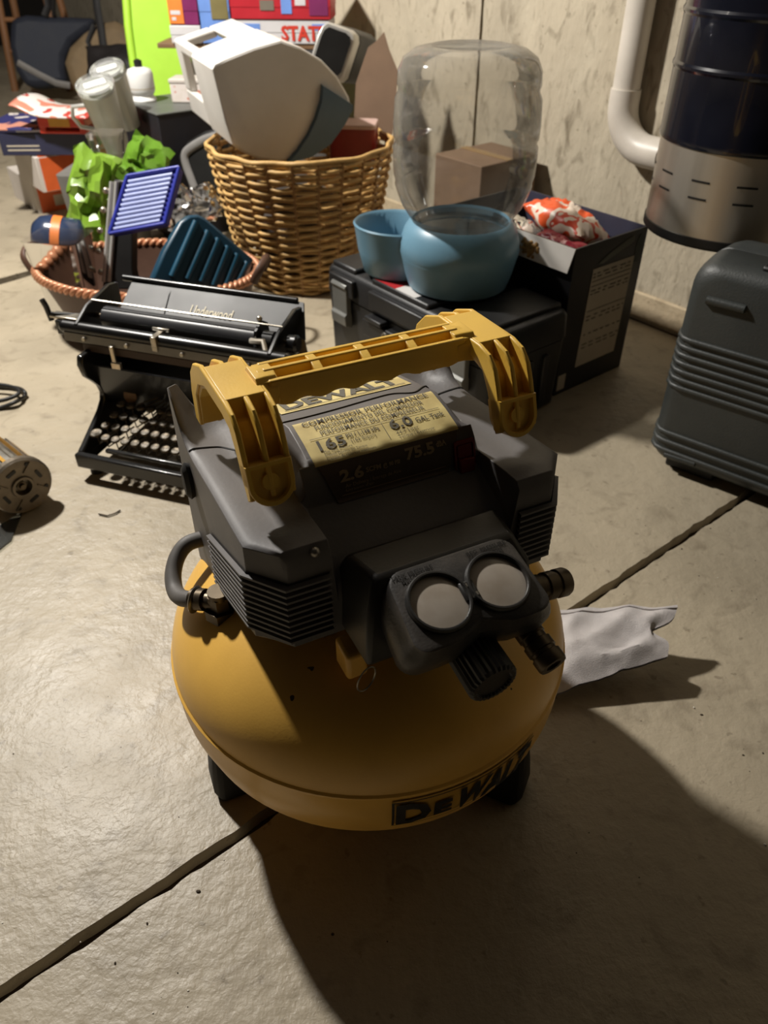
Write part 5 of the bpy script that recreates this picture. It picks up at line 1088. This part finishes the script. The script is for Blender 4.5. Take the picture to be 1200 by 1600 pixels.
# white woven plastic bag right of the compressor
m_wov = mat('woven_white', S(196, 190, 188), 0.5, var=0.10, scale=24, bump=0.3, bscale=900, dirt=S(150, 146, 146), dirt_amt=0.4, dscale=20)
oc = [(845, 958), (905, 949), (960, 948), (1010, 950), (1056, 955), (1050, 985), (1040, 992), (1042, 1032), (985, 1042), (930, 1052), (880, 1082), (850, 1090)]
TLb, TRb, BRb, BLb = atz(845, 962, .03), atz(1056, 958, .055), atz(1040, 1036, .035), atz(845, 1100, .004)
def wv(u, v, s):
    p = (TLb.lerp(TRb, u)).lerp(BLb.lerp(BRb, u), v); e = min(u, 1 - u, v, 1 - v); k = min(1, e / 0.22)
    n = 0.8 * noise.noise(Vector((u * 2.6, v * 2.0, 4))) + 0.7 * (1 - 2 * abs(noise.noise(Vector((u * 3 + v * 1.5, v * 2.5, 9))))) + 0.18 * (1 - 2 * abs(noise.noise(Vector((u * 8 - v * 3, v * 7, 2)))))
    top = p.z + 0.012 + 0.009 * n * (0.3 + 0.7 * k) + 0.006 * k
    notch = 0.028 * math.exp(-((v - 0.5) / 0.16) ** 2) * sst(0.80, 1.0, u)
    z = max(top, 0.004) if s > 0 else max(0.0015, top - 0.004 - 0.022 * k)
    return Vector((p.x - notch, p.y + 0.003 * n, z))
b = MB(); b.grid(lambda u, v: wv(u, v, 1), 34, 22); b.grid(lambda u, v: wv(u, v, -1), 34, 22)
wo = b.build('woven_sack', m_wov, smooth=30)
for v_ in b.v: pass
tag(wo, 'crumpled white woven plastic sack lying beside the compressor', 'sack')
hem = MB().tube([wv(u / 20, 0.06, 1) + Vector((0, 0, 0.001)) for u in range(21)], 0.0016, 6).build('hem_fold', m_wov, wo, smooth=60)

# crumbs and grit on the concrete
m_grit = mat('grit', S(70, 60, 48), 0.9, var=0.3); m_shine = mat('pale_grit', S(210, 204, 190), 0.4)
gd, gs2 = MB(), MB()
for u, v in ((1096, 1117), (1084, 1106), (1161, 1180), (1192, 1177), (1195, 1320), (294, 1548), (180, 1505), (230, 1443), (310, 1393), (350, 1344), (185, 800), (170, 804), (870, 880), (845, 867), (1092, 900), (520, 1460), (1180, 876), (1110, 826), (1065, 858)):
    p = atz(u, v); s_ = random.uniform(0.0008, 0.0018); (gd if random.random() < 0.75 else gs2).sphere((p.x, p.y, s_ * 0.5), s_, 6, 4, sc=(random.uniform(0.6, 1.8), 1, 0.6))
for k in range(60):
    p = atz(random.uniform(0, 1200), random.uniform(820, 1600)); 
    if (p.x - CX) ** 2 + (p.y - CY) ** 2 < 0.06: continue
    s_ = random.uniform(0.0004, 0.0009); (gd if k % 3 else gs2).sphere((p.x, p.y, s_ * 0.5), s_, 5, 3, sc=(1.3, 1, 0.6))
tag(gd.build('floor_grit', m_grit), 'dark specks of grit scattered over the concrete', 'grit', kind='stuff')
tag(gs2.build('pale_grit', m_shine), 'pale specks of grit scattered over the concrete', 'grit', kind='stuff')
tg = [atz(u, v, 0.0025) for u, v in ((154, 803), (168, 806), (180, 802), (188, 797))]; c0 = tg[0].copy(); c0.z = 0
tw_ = MB().tube([p - c0 for p in tg], 0.0013, 6).build('twig', m_grit); tw_.location = c0; tag(tw_, 'tiny dry twig on the floor between typewriter and compressor', 'twig')
